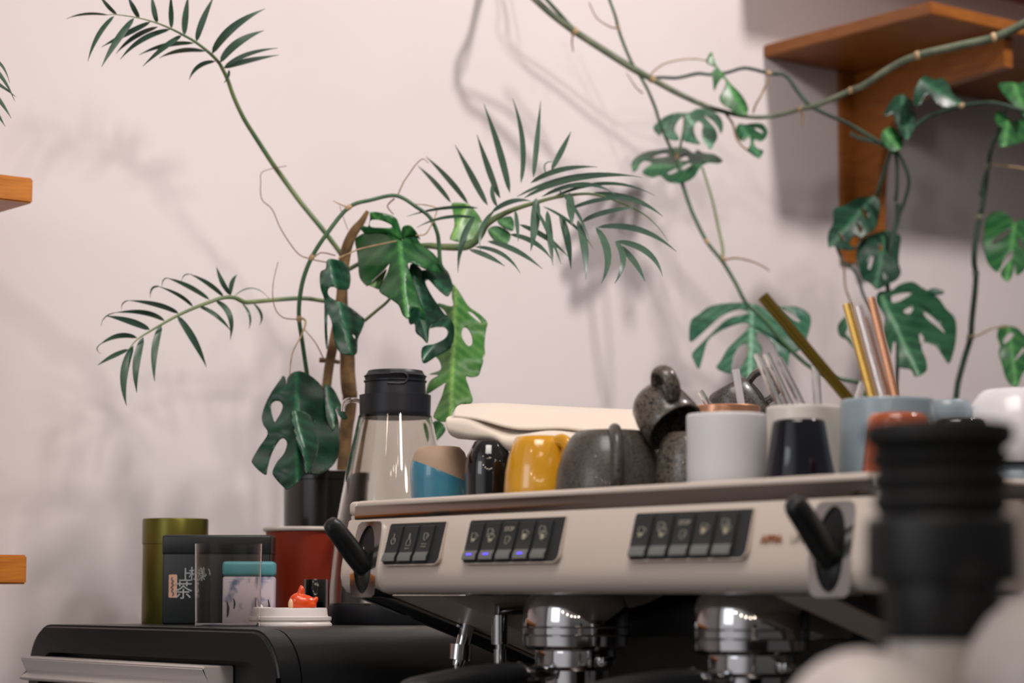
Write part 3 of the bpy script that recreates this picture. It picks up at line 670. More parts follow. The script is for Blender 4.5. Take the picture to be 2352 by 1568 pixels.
# ================================================================ black cabinet on the left with things on it
ZB = CAMZ - .0352
P1 = at(640, 1446, 2.47); P1.z = 0
a_ = R(4); ux = (-U) * math.cos(a_) + V * math.sin(a_)       # along the front, to the left
W_ = .64; k = ray(66, 1436).x / ray(66, 1436).y
W_ = (k * P1.y - P1.x) / (ux.x - k * ux.y)
ux_ang = math.atan2(-ux.y, -ux.x)
o = thing('black_cabinet', 'black rounded countertop appliance with a wide silver handle bar, left of the espresso machine', 'appliance', P1 + Vector((0, 0, CT)), ux_ang)
HB = ZB - CT
def rrect(x0, x1, z0, z1, r, n=8):
    out = []
    for cx_, cz, a0 in ((x1 - r, z1 - r, 0), (x0 + r, z1 - r, 90), (x0 + r * .4, z0 + r * .4, 180), (x1 - r * .4, z0 + r * .4, 270)):
        rr = r if a0 < 180 else r * .4
        out += [(cx_ + rr * math.cos(R(a0 + 90 * i / n)), cz + rr * math.sin(R(a0 + 90 * i / n))) for i in range(n + 1)]
    return out
bm = NB(); prism(bm, rrect(-W_, 0, .012, HB, .062), .030, .50, 'y'); obj('body', bm, M_black, o, ang=30)
bm = NB(); out = rrect(-W_, 0, .012, HB, .062); inn = rrect(-W_ + .035, -.035, .04, HB - .035, .04)
A_ = [bm.verts.new((x, 0, z)) for x, z in out]; A2 = [bm.verts.new((x, .028, z)) for x, z in out]; B_ = [bm.verts.new((x, 0, z)) for x, z in inn]; B2 = [bm.verts.new((x, .02, z)) for x, z in inn]
n = len(out)
for i in range(n):
    j = (i + 1) % n
    bm.faces.new([A_[i], A_[j], A2[j], A2[i]]); bm.faces.new([A_[i], A_[j], B_[j], B_[i]]); bm.faces.new([B_[i], B_[j], B2[j], B2[i]])
bm.faces.new(B2); bm.faces.new(A2)
bmesh.ops.bevel(bm, geom=[e for e in bm.edges if e.verts[0] in A_ and e.verts[1] in A_], offset=.004, segments=3, affect='EDGES')
obj('front_frame', bm, M_black, o, ang=30)
hl, hr = -W_ + .022, -.138
bm = NB(); prism(bm, [(-.018, HB - .041), (-.020, HB - .044), (-.010, HB - .060), (-.022, HB - .068), (-.018, HB - .071), (.019, HB - .071), (.019, HB - .041)], hl, hr, 'x'); bmesh.ops.bevel(bm, geom=bm.edges[:], offset=.0012, segments=2, affect='EDGES')
obj('handle_bar', bm, M_alu, o, ang=30)
for x in (-W_ + .05, -.05):
    for y in (.06, .45):
        bm = NB(); lathe(bm, [(0, 0), (.015, 0), (.015, .0125), (0, .0125)], 20, (x, y, 0)); obj('foot', bm, M_blackrub, o)
def onbox(px, Y): p = at(px, 1400, Y); p.z = ZB; return p
def rpx(px, Y): return px / F * Y
# green tin
Y = 3.06; r = rpx(75, Y); h = at(400, 1189, Y - r).z - ZB
o = thing('tea_tin', 'tall green gold tea tin at the back left of the black cabinet', 'tin', onbox(400, Y))
hl_ = at(400, 1248, Y - r).z - ZB
bm = NB(); lathe(bm, [(0, 0), (r * .965, 0), (r * .98, .001), (r * .98, hl_), (0, hl_)], 64); obj('tin_body', bm, M_greencan, o)
bm = NB(); lathe(bm, [(0, hl_ + .0004), (r, hl_ + .0004), (r, h - .002), (r * .985, h), (0, h)], 64); obj('lid', bm, M_greencan, o)
# black tin with writing
Y = 2.955; xl, xr = at(373, 1300, Y).x, at(621, 1300, Y).x; W2 = xr - xl; h = at(500, 1228, Y).z - ZB; hl_ = at(430, 1267, Y).z - ZB
o = thing('black_tea_tin', 'wide black tea tin with white brush writing and a pink label', 'tin', Vector(((xl + xr) / 2, Y, ZB)))
bm = NB(); box(bm, -W2 / 2, W2 / 2, 0, .058, 0, hl_, .003, 3); obj('tin_body', bm, M_blackcan, o, ang=30)
bm = NB(); box(bm, -W2 / 2 - .0008, W2 / 2 + .0008, -.0008, .0588, hl_ - .004, h, .003, 3); obj('lid', bm, M_blackcan, o, ang=30)
def tinpt(px, py): p = at(px, py, Y - .0005); return p - o.location
bm = NB(); a, b = tinpt(387, 1372), tinpt(407, 1319)
prism(bm, [(a.x + .001, a.z), (b.x - .001, a.z), (b.x, a.z + .001), (b.x, b.z - .001), (b.x - .001, b.z), (a.x + .001, b.z), (a.x, b.z - .001), (a.x, a.z + .001)], -.0006, .0004, 'y'); lb = obj('label', bm, M_pink, o, smooth=False)
FR = Matrix(((1, 0, 0), (0, 0, -1), (0, 1, 0))).to_4x4()
bm = NB()
pz = smooth_path([tinpt(x, y) + Vector((0, -.0012, 0)) for x, y in ((396, 1325), (394, 1331), (399, 1334), (394, 1339), (399, 1343), (393, 1348), (398, 1352), (394, 1357), (399, 1362), (396, 1368))], 3); tube(bm, pz, .0005, 5)
obj('print', bm, M_ink, lb)
bm = NB()
for ch, x, y, s in (('茶', 421, 1358, .024), ('上', 427, 1322, .019), ('様', 450, 1320, .019), ('い', 469, 1316, .016)):
    text_bm(bm, ch, s, Matrix.Translation(tinpt(x, y) + Vector((0, -.0003, 0))) @ FR, .0003)
obj('writing', bm, M_chalk, o, smooth=False)
# clear tumbler
Y = 2.80; r = rpx(77, Y); h = at(522, 1247, Y - r).z - ZB
o = thing('clear_tumbler', 'clear empty tumbler in front of the black tea tin', 'tumbler', onbox(523, Y))
bm = NB(); lathe(bm, [(0, 0), (r * .96, 0), (r, h), (r * .965, h), (r * .925, .004), (0, .004)], 64); obj('tumbler_body', bm, M_plast, o, ang=30)
# teal lidded box
Y = 2.885; xl, xr = at(511, 1350, Y).x, at(629, 1350, Y).x; W2 = xr - xl; h = at(570, 1289, Y).z - ZB; hl_ = at(570, 1323, Y).z - ZB
o = thing('lidded_box', 'small lilac patterned box with a teal lid behind the clear tumbler', 'box', Vector(((xl + xr) / 2, Y, ZB)), R(3))
bm = NB(); box(bm, -W2 / 2, W2 / 2, 0, .05, 0, hl_, .003, 2); obj('box_body', bm, M_lilac, o, ang=30)
bm = NB(); box(bm, -W2 / 2 - .0006, W2 / 2 + .0006, -.0006, .0506, hl_ + .0004, h, .004, 3); obj('lid', bm, M_teal, o, ang=30)
bm = NB()
for x, w_, z0, z1 in ((W2 * .20, .0035, .004, .034), (-W2 * .40, .004, .01, .03), (-W2 * .27, .003, .02, .033), (W2 * .40, .004, .012, .032)):
    pts = smooth_path([(x, -.0008, z0), (x + .001, -.0008, (z0 + z1) / 2), (x - .0005, -.0008, z1)], 3); tube(bm, pts, [.0006, w_ / 2.2, .0005], 6, flat=.25, up=(0, 1, 0))
obj('brush_print', bm, M_ink, o)
# white lid and the orange figure on it
Y = 2.85; r = rpx(95, Y)
o = thing('cup_lid', 'white plastic takeaway cup lid lying on the black cabinet', 'lid', onbox(667, Y))
z1, z2, z3 = [at(667, y, Y - r).z - ZB for y in (1422, 1416, 1396)]
bm = NB(); lathe(bm, [(r * 1.0, 0), (r * 1.0, .002), (r * .965, .004), (r * .955, z1 * .7), (r * .985, z1 * .85), (r * .985, z2 * .95), (r * .90, z2 * 1.02), (r * .875, z3 * .93), (r * .86, z3), (r * .80, z3 - .0008), (r * .78, z3 - .003), (0, z3 - .003), (0, z3 - .0045), (r * .86, z3 - .0055), (r * .93, z1 * .9), (r * .97, 0)], 72, close=False); obj('lid_body', bm, M_lid, o, ang=35)
tp = at(603, 1392, Y) - o.location
bm = NB(); tube(bm, [(tp.x, tp.y - .01, z3 - .002), (tp.x - .0003, tp.y - .01, z3 + .001), (tp.x - .0006, tp.y - .01, z3 + .0042)], [.003, .002, .0004], 12); box(bm, -r * .82, -r * .45, -.012, .012, z3 - .004, z3 + .0008, .0012); obj('sip_tab', bm, M_lid, o)
zt_ = ZB + z3 - .0030
o = thing('clay_figure', 'small orange glazed clay figure with a cream face on the white lid', 'figurine', Vector((at(697, 1396, Y - .02).x, Y - .02, zt_)))
q = Y / F
bm = NB(); ell(bm, (-2 * q, 0, 17 * q), 30 * q, 17 * q, 19 * q); ell(bm, (-12 * q, 0, 20 * q), 21 * q, 16 * q, 20 * q); ell(bm, (12 * q, 0, 12 * q), 18 * q, 15 * q, 13 * q)
tube(bm, smooth_path([(-8 * q, 0, 32 * q), (-5 * q, 0, 46 * q), (-6 * q, 0, 53 * q), (-8 * q, 0, 56 * q)], 4), [9 * q, 7.5 * q, 5 * q, 1.5 * q], 14)
tube(bm, smooth_path([(10 * q, 0, 18 * q), (22 * q, 0, 20 * q), (28 * q, 0, 27 * q), (27 * q, 0, 31 * q)], 4), [11 * q, 9 * q, 6 * q, 2 * q], 14)
for v in bm.verts: v.co.z = max(v.co.z, 0)
fg = obj('figure_body', bm, M_orange, o, ang=60)
md = fg.modifiers.new('blend', 'REMESH'); md.mode = 'VOXEL'; md.voxel_size = .0009; md.use_smooth_shade = True
m2_ = fg.modifiers.new('soft', 'SMOOTH'); m2_.iterations = 6
bm = NB(); ell(bm, (-27 * q, -7 * q, 14 * q), 7 * q, 9 * q, 13 * q); obj('face', bm, M_face, o)
# small black cup, red paper cup
Y = 3.07; r = rpx(27, Y)
o = thing('black_tumbler', 'small black cup between the orange figure and the glass jug', 'cup', onbox(724, Y)); h = at(724, 1331, Y - r).z - ZB
bm = NB(); lathe(bm, shell([(r * .92, 0), (r * .97, .002), (r, h * .5), (r, h)], .002), 40); obj('cup_body', bm, M_blackgl, o)
Y = 3.14; r = rpx(90, Y)
o = thing('red_paper_cup', 'red paper cup with a white rolled rim behind the cup lid', 'paper cup', onbox(696, Y)); h = at(696, 1208, Y - r).z - ZB
bm = NB(); lathe(bm, [(0, .004), (r * .66, .004), (r * .67, 0), (r * .69, 0), (r * .97, h - .004), (r * .95, h - .004), (r * .67, .006), (0, .006)], 64); obj('cup_wall', bm, M_redcup, o, ang=40)
bm = NB(); tube(bm, [(r * .985 * math.cos(k * math.pi / 32), r * .985 * math.sin(k * math.pi / 32), h - .003) for k in range(65)], .0030, 10, cap=False); obj('rim', bm, M_rim, o)
# glass jug
Y = 2.985; r = rpx(150, Y)
o = thing('brewing_jug', 'large clear conical jug with a black screw cap, behind the espresso machine', 'jug', onbox(905, Y))
def jz(y): return at(905, y, Y).z - ZB
z0_, z1_ = jz(1392), jz(955)
prf = [(r, z0_), (r * .995, z0_ + (z1_ - z0_) * .12), (r * .93, z0_ + (z1_ - z0_) * .35), (r * .80, z0_ + (z1_ - z0_) * .62), (r * .655, z0_ + (z1_ - z0_) * .85), (r * .56, z1_)]
prf = [(p.x, p.z) for p in smooth_path([(a, 0, b) for a, b in prf], 6)]
bm = NB(); lathe(bm, prf + [(a - .0035, b) for a, b in prf[::-1]], 72, close=True); obj('jug_wall', bm, M_jug, o, ang=60)
bm = NB(); lathe(bm, [(0, 0), (r * .97, 0), (r * 1.003, .004), (r * 1.003, z0_ + .001), (r * .97, z0_ + .004), (0, z0_ + .004)], 72); obj('base_cup', bm, M_cap, o, ang=40)
a, b, c_, d_, e_ = jz(957), jz(908), jz(880), jz(866), jz(852)
bm = NB(); lathe(bm, [(0, a - .002), (r * .53, a - .002), (r * .545, a), (r * .545, a + (b - a) * .25), (r * .55, b), (r * .47, b + .001), (r * .465, c_), (r * .485, c_ + .0015), (r * .485, c_ + .003), (r * .46, c_ + .004), (r * .475, d_), (r * .485, d_ + .001), (r * .45, d_ + .003), (r * .43, e_ - .002), (r * .42, e_), (0, e_)], 72)
bx_ = r * .47
tube(bm, smooth_path([(-.005, -bx_ * 1.0, c_ + .010), (.012, -bx_ * .97, c_ + .010), (.018, -bx_ * .94, c_ + .004), (.012, -bx_ * .97, c_ - .003), (-.008, -bx_ * 1.0, c_ - .003)], 5), .0016, 8)
cp = obj('screw_cap', bm, M_cap, o, ang=35)
bm = NB(); tube(bm, smooth_path([(-r * .52, 0, jz(922)), (-r * .68, 0, jz(918)), (-r * .78, .0, jz(925)), (-r * .80, .0, jz(945))], 5), [.006, .007, .007, .005], 12, flat=.5); obj('spout_handle', bm, M_jug, o)

# ================================================================ plants
def px(x0, y0, s_): return lambda pts: [(x0 + x / s_, y0 + y / s_) for x, y in pts]
ZA = px(560, 400, 3.1367); ZBb = px(900, 200, 3.1357); ZC = px(150, 0, 3.4846); ZD = px(180, 550, 3.4839); ZE = px(540, 780, 3.3355)
ZF = px(1200, 0, 3.36); ZG = px(1700, 0, 3.1366); ZH = px(1500, 380, 2.7512); ZR = px(1850, 400, 2.8506); Z8 = px(1900, 0, 3.7323)
def closed_smooth(pts, n=4):
    m = len(pts); out = []
    for i in range(m):
        p0, p1, p2, p3 = [Vector(pts[(i + k) % m]) for k in (-1, 0, 1, 2)]
        for k in range(n):
            t = k / n
            out.append(.5 * ((2 * p1) + (-p0 + p2) * t + (2 * p0 - 5 * p1 + 4 * p2 - p3) * t * t + (-p0 + 3 * p1 - 3 * p2 + p3) * t ** 3))
    return out
def inside(p, poly):
    c = False; n = len(poly); x, y = p[0], p[1]
    for i in range(n):
        x1, y1 = poly[i][0], poly[i][1]; x2, y2 = poly[i - 1][0], poly[i - 1][1]
        if (y1 > y) != (y2 > y) and x < (x2 - x1) * (y - y1) / (y2 - y1) + x1: c = not c
    return c
def leaf(root, pts, rib, Y, m, holes=(), tilt=(0, 0), fold=.02, droop=.0, wave=.004, step=7, thick=.0009, name='leaf', veins=26):
    """blade traced as an outline in its own plane at distance Y, folded on its midrib and drooping; tilt and fold in metres per 100 px"""
    out = closed_smooth(pts, 4); hs = [closed_smooth(h, 4) for h in holes]
    vs = [Vector(p[:2]) for p in out]; es = [(i, (i + 1) % len(out)) for i in range(len(out))]
    for h in hs:
        n0 = len(vs); vs += [Vector(p[:2]) for p in h]; es += [(n0 + i, n0 + (i + 1) % len(h)) for i in range(len(h))]
    xs = [p[0] for p in out]; ys = [p[1] for p in out]
    y = min(ys) + step / 2; k = 0
    while y < max(ys):
        x = min(xs) + (step / 2 if k % 2 else 0)
        while x < max(xs):
            if inside((x, y), out) and not any(inside((x, y), h) for h in hs): vs.append(Vector((x, y)))
            x += step
        y += step * .87; k += 1
    V2, E2, F2 = delaunay_2d_cdt(vs, es, [], 0, 1e-4)[:3]
    a, b = Vector(rib[0]), Vector(rib[1]); d = (b - a); L = d.length; d /= L; nrm = Vector((-d.y, d.x)); mid = (a + b) / 2
    bm = NB(); lay = bm.verts.layers.float.new('rib'); bv = []
    for p in V2:
        s_ = (p - a).dot(nrm); t_ = (p - a).dot(d); f_ = abs(s_)
        dep = Y + tilt[0] * (p.x - mid.x) / 100 + tilt[1] * (p.y - mid.y) / 100 + fold * f_ / 100 + droop * (t_ / L) ** 2 + wave * math.sin(t_ * .07 + (2 if s_ > 0 else 0)) * min(f_ / 40, 1)
        v = bm.verts.new(at(p.x, p.y, dep) - root.location)
        ph = ((t_ - f_ * .75) / veins) % 1.0
        r_ = math.exp(-(s_ / 4.0) ** 2) * .9 + .42 * math.exp(-((ph - .5) * veins / 4.2) ** 2) * math.exp(-f_ / 90)
        v[lay] = min(r_, 1); bv.append(v)
    for f in F2:
        c = (V2[f[0]] + V2[f[1]] + V2[f[2]]) / 3
        if inside(c, out) and not any(inside(c, h) for h in hs):
            try: bm.faces.new([bv[i] for i in f])
            except ValueError: pass
    bmesh.ops.delete(bm, geom=[v for v in bm.verts if not v.link_faces], context='VERTS')
    o = obj(name, bm, m, root, ang=180)
    md = o.modifiers.new('thickness', 'SOLIDIFY'); md.thickness = thick; md.offset = 0
    return o
def stem(root, name, pts, Ys, rpx_, m, nodes=(), seg=10, nm=None):
    n = len(pts); Ys = Ys if isinstance(Ys, (list, tuple)) else [Ys]
    def yat(k):
        if len(Ys) == 1: return Ys[0]
        t = k / (n - 1) * (len(Ys) - 1); i = min(int(t), len(Ys) - 2); return Ys[i] + (Ys[i + 1] - Ys[i]) * (t - i)
    P = [at(x, y, yat(k)) - root.location for k, (x, y) in enumerate(pts)]
    sp = smooth_path(P, 6); rr = rpx_ if isinstance(rpx_, (list, tuple)) else [rpx_]
    rad = []
    for i in range(len(sp)):
        t = i / max(len(sp) - 1, 1) * (len(rr) - 1); j = min(int(t), max(len(rr) - 2, 0))
        r_ = rr[0] if len(rr) == 1 else rr[j] + (rr[j + 1] - rr[j]) * (t - j)
        rad.append(r_ / F * (sp[i] + root.location).y)
    bm = NB(); tube(bm, sp, rad, seg)
    for k in nodes:
        i = min(k * 6, len(sp) - 2); d = (sp[i + 1] - sp[i]).normalized()
        tube(bm, [sp[i] - d * .0045, sp[i] - d * .002, sp[i] + d * .002, sp[i] + d * .0045], [rad[i] * 1.0, rad[i] * 1.3, rad[i] * 1.25, rad[i] * 1.0], seg, 1)
    return obj(name, bm, [m, nm or M_node], root)
def blade(root, b, c, t, wpx, Yb, Yt, m=None, name='leaflet', belly=0.0, twist=.5):
    n = 12; bm = NB(); rows = []
    pts = []
    for i in range(n + 1):
        k = i / n; x = (1 - k) ** 2 * b[0] + 2 * k * (1 - k) * c[0] + k * k * t[0]; y = (1 - k) ** 2 * b[1] + 2 * k * (1 - k) * c[1] + k * k * t[1]
        pts.append(at(x, y, Yb + (Yt - Yb) * k + belly * 4 * k * (1 - k)) - ROOTLOC[0])
    for i in range(n + 1):
        k = i / n; d = (pts[min(i + 1, n)] - pts[max(i - 1, 0)]).normalized(); view = (pts[i] + ROOTLOC[0] - Vector((0, 0, CAMZ))).normalized()
        side = d.cross(view).normalized(); nr = side.cross(d).normalized(); side = (side * math.cos(twist) + nr * math.sin(twist)); nr = side.cross(d).normalized()
        wpx_ = wpx; prof = (min(k / .10, 1) ** .7 * .55 + .45 * math.sin(min(k / .42, 1) * math.pi / 2)) if k < .42 else (1 - ((k - .42) / .58) ** 1.7)
        w_ = max(wpx * 1.12 / 2 / math.cos(twist) / F * (pts[i] + ROOTLOC[0]).y * max(prof, .04), .0003)
        rows.append([bm.verts.new(pts[i] + side * w_ - nr * w_ * .28), bm.verts.new(pts[i] + nr * .0006), bm.verts.new(pts[i] - side * w_ - nr * w_ * .28), bm.verts.new(pts[i] - nr * .0004)])
    for A2, B2 in zip(rows, rows[1:]):
        for k in range(4): bm.faces.new([A2[k], A2[(k + 1) % 4], B2[(k + 1) % 4], B2[k]])
    bm.faces.new(rows[0]); bm.faces.new(rows[-1][::-1])
    return obj(name, bm, m or M_frond, root, ang=80)
ROOTLOC = [Vector((0, 0, 0))]
# ---- potted plant at the centre
pc = at(742, 1300, 3.25); pc.z = CT
plant = thing('potted_plant', 'big potted plant with feathery fronds and split leaves, in a dark pot', 'potted plant', pc)
ROOTLOC[0] = pc.copy()
zp = at(742, 1085, 3.25).z - CT; rp = rpx(92, 3.25)
bm = NB(); lathe(bm, [(0, 0), (rp * .82, 0), (rp * .86, .004), (rp, zp - .012), (rp * 1.03, zp - .011), (rp * 1.03, zp), (rp * .97, zp), (rp * .95, zp - .02), (0, zp - .02)], 64); obj('pot', bm, M_pot, plant, ang=35)
bm = NB(); lathe(bm, [(0, zp - .012), (rp * .5, zp - .010), (rp * .949, zp - .016), (rp * .949, zp - .0195), (0, zp - .0195)], 48); obj('soil', bm, M_soil, plant)
stem(plant, 'trunk', ZA([(893, 265), (850, 340), (790, 420), (745, 520), (722, 640), (712, 760), (705, 870), (680, 1050), (640, 1250), (612, 1400), (592, 1568)]) + ZE([(700, 420), (690, 560), (680, 700), (690, 1040)]), [3.18, 3.24], [4, 11, 13, 13, 12, 11, 11, 11, 10], M_bark)
stem(plant, 'trunk', ZA([(720, 760), (715, 900), (722, 1080), (745, 1290), (748, 1440), (760, 1568)]) + ZE([(880, 420), (870, 560), (850, 700), (830, 1000)]), [3.22, 3.26], [9, 12, 17, 18, 17, 16, 15], M_bark)
stem(plant, 'branch_stub', ZA([(690, 1355), (640, 1345), (545, 1338)]), 3.22, [4.5, 5, 6], M_bark)
def frond(label_root, stalk, Ys, r_, leaflets, mstalk=M_stalk):
    st = stem(plant, 'frond', stalk, Ys, r_, mstalk)
    for i, (b, c, t, w_, yb, yt) in enumerate(leaflets):
        blade(st, b, c, t, w_, yb, yt, belly=random.uniform(-.015, .01), twist=random.uniform(.15, .6))
    return st
# upper frond
C_ = [((410, 115), (340, 50), (270, -40), 30), ((590, 145), (545, 60), (500, -30), 38), ((735, 180), (710, 90), (690, -40), 40), ((850, 225), (848, 110), (845, -50), 38), ((955, 280), (960, 140), (985, -40), 48), ((1050, 330), (1090, 170), (1190, -30), 48), ((1175, 430), (1290, 200), (1600, 70), 60), ((1240, 500), (1350, 320), (1590, 245), 58), ((1270, 540), (1430, 410), (1700, 385), 34), ((1270, 545), (1400, 490), (1710, 440), 42), ((390, 130), (240, 250), (180, 490), 36), ((550, 145), (400, 310), (290, 535), 50), ((680, 175), (510, 250), (290, 375), 40), ((740, 215), (540, 260), (405, 430), 36), ((840, 235), (590, 270), (440, 475), 40), ((930, 285), (800, 350), (620, 530), 40), ((1030, 345), (790, 330), (590, 440), 34), ((1120, 410), (920, 370), (750, 465), 34), ((1200, 490), (1040, 490), (990, 640), 34), ((1310, 560), (1310, 610), (1270, 665), 22), ((340, 120), (160, 85), (10, 150), 20)]
def yfC(x): return 2.90 + .14 * max(min(x / 1300, 1.3), 0)
LC = [(ZC([b])[0], ZC([c])[0], ZC([t])[0], w_ / 3.4846, yfC(b[0]), yfC(b[0]) + random.uniform(-.03, .04)) for b, c, t, w_ in C_]
frond('', ZA([(712, 620), (690, 560), (570, 400), (400, 190), (262, 0)]) + ZC([(1660, 1310), (1530, 1110), (1430, 950), (1350, 780), (1300, 640), (1255, 545), (1220, 490), (1150, 420), (1040, 335), (940, 278), (850, 232), (730, 183), (580, 142), (410, 117), (335, 118)]), [3.22, 3.18, 3.10, 3.04, 2.97, 2.90], [5.5, 6, 6, 5.5, 5, 4.5, 3.5, 2.6, 1.6, .8], LC)
D_ = [((1220, 445), (1140, 340), (1105, 215), 36), ((1220, 440), (1220, 330), (1270, 280), 34), ((1250, 450), (1400, 320), (1525, 470), 10), ((1160, 455), (1060, 340), (890, 275), 34), ((900, 277), (835, 265), (825, 335), 8), ((1050, 480), (880, 350), (710, 308), 36), ((720, 309), (668, 300), (670, 378), 9), ((915, 535), (830, 430), (640, 375), 28), ((650, 376), (570, 360), (575, 465), 16), ((800, 590), (660, 500), (400, 487), 38), ((410, 487), (340, 490), (345, 560), 9), ((690, 650), (560, 545), (290, 585), 38), ((300, 584), (190, 600), (182, 690), 9), ((570, 720), (430, 640), (220, 610), 48), ((470, 785), (320, 720), (165, 845), 38), ((175, 835), (120, 880), (180, 912), 9), ((400, 880), (270, 920), (155, 1005), 34), ((440, 850), (310, 1060), (385, 1330), 58), ((520, 780), (430, 980), (468, 1225), 56), ((665, 680), (580, 860), (610, 1135), 52), ((790, 610), (930, 780), (1025, 1020), 52), ((960, 530), (1120, 590), (1220, 730), 32), ((1100, 490), (1260, 570), (1215, 800), 42), ((1310, 510), (1400, 600), (1365, 715), 20), ((1400, 510), (1500, 600), (1450, 685), 20)]
def yfD(x): return 3.0 + .2 * x / 1900
LD = [(ZD([b])[0], ZD([c])[0], ZD([t])[0], w_ / 3.4839, yfD(b[0]), yfD(t[0]) + random.uniform(-.02, .02)) for b, c, t, w_ in D_]
frond('', ZD([(2060, 500), (1960, 490), (1800, 470), (1600, 480), (1400, 498), (1330, 500), (1250, 465), (1160, 465), (1050, 500), (920, 550), (800, 605), (690, 665), (570, 735), (470, 800), (400, 880)]), [3.22, 3.0], [5, 5, 5, 5.5, 4.5, 4, 3.2, 2.2, 1.2], LD)
B_l = [((425, 830), (330, 690), (185, 565), 32), ((550, 840), (430, 660), (245, 500), 36), ((690, 850), (590, 660), (455, 415), 42), ((780, 800), (700, 590), (612, 340), 42), ((850, 760), (800, 480), (662, 120), 46), ((930, 690), (985, 400), (870, 80), 36), ((1020, 650), (1045, 420), (1072, 100), 36), ((1150, 600), (1230, 460), (1290, 320), 38),
  ((900, 790), (1320, 560), (1800, 650), 26), ((950, 800), (1250, 620), (1740, 640), 30), ((1080, 790), (1400, 620), (1610, 775), 30), ((1150, 800), (1560, 600), (1890, 780), 24), ((1420, 770), (1750, 760), (1950, 930), 38), ((1370, 970), (1500, 890), (1790, 860), 34), ((1280, 880), (1480, 790), (1720, 800), 28), ((1480, 1010), (1800, 960), (2050, 1185), 40), ((1610, 1110), (1880, 1140), (1950, 1360), 42), ((1640, 1140), (1760, 1250), (1825, 1400), 40),
  ((1610, 1110), (1720, 1230), (1605, 1415), 42), ((1470, 1010), (1610, 1200), (1510, 1410), 50), ((1340, 960), (1400, 1150), (1395, 1385), 52), ((1210, 910), (1270, 1080), (1290, 1310), 48), ((1120, 890), (1130, 1080), (1160, 1285), 44), ((1280, 760), (1285, 880), (1300, 1000), 56), ((1040, 800), (1030, 980), (1000, 1180), 62), ((890, 890), (900, 1000), (910, 1110), 28),
  ((1040, 880), (1150, 1080), (1220, 1275), 26), ((920, 990), (1120, 1060), (1270, 1220), 34), ((850, 1060), (1050, 1090), (1150, 1240), 34), ((690, 1110), (900, 1150), (1085, 1310), 36), ((600, 1150), (820, 1160), (925, 1340), 28), ((560, 1170), (690, 1210), (815, 1290), 34), ((1200, 740), (1350, 880), (1425, 1105), 22), ((1090, 860), (1320, 960), (1450, 1160), 20),
  ((600, 930), (480, 1060), (475, 1335), 42), ((620, 870), (380, 840), (110, 930), 22), ((600, 940), (380, 900), (180, 1010), 22), ((720, 900), (860, 790), (1000, 820), 34), ((740, 890), (600, 1000), (640, 1180), 28), ((1000, 690), (1200, 560), (1480, 575), 36), ((1120, 640), (1060, 520), (1180, 540), 10), ((760, 860), (700, 760), (740, 660), 30)]
def yfB(x, y): return 3.16 - .10 * (x / 2000) - .00012 * max(y - 800, 0)
LB = [(ZBb([b])[0], ZBb([c])[0], ZBb([t])[0], w_ / 3.1357, yfB(*b), yfB(*t) + (.05 if t[1] < 700 and t[0] < 1300 else -.03) + random.uniform(-.02, .02)) for b, c, t, w_ in B_l]
fr = frond('', ZA([(730, 700), (900, 610), (1100, 540), (1310, 515)]) + ZBb([(360, 1150), (520, 1150), (595, 1115), (640, 1055), (680, 990), (760, 935), (880, 880), (1040, 830), (1200, 790), (1420, 768), (1600, 812), (1800, 905), (1920, 1010), (1990, 1110)]), [3.2, 3.17, 3.15, 3.12, 3.08, 3.05], [5, 6, 7.5, 9, 9.5, 8, 5.5, 4, 2.8, 1.6, .6], LB)
stem(fr, 'rachis', ZBb([(660, 1000), (760, 860), (850, 780), (1000, 685), (1150, 605), (1320, 570), (1470, 574)]), [3.14, 3.14], [6, 4.5, 4, 3, 2, .6], M_frond)
stem(fr, 'rachis', ZBb([(880, 880), (1100, 895), (1330, 960), (1500, 1030), (1640, 1115)]), [3.12, 3.06], [4.5, 4, 3, 2, 1], M_frond)
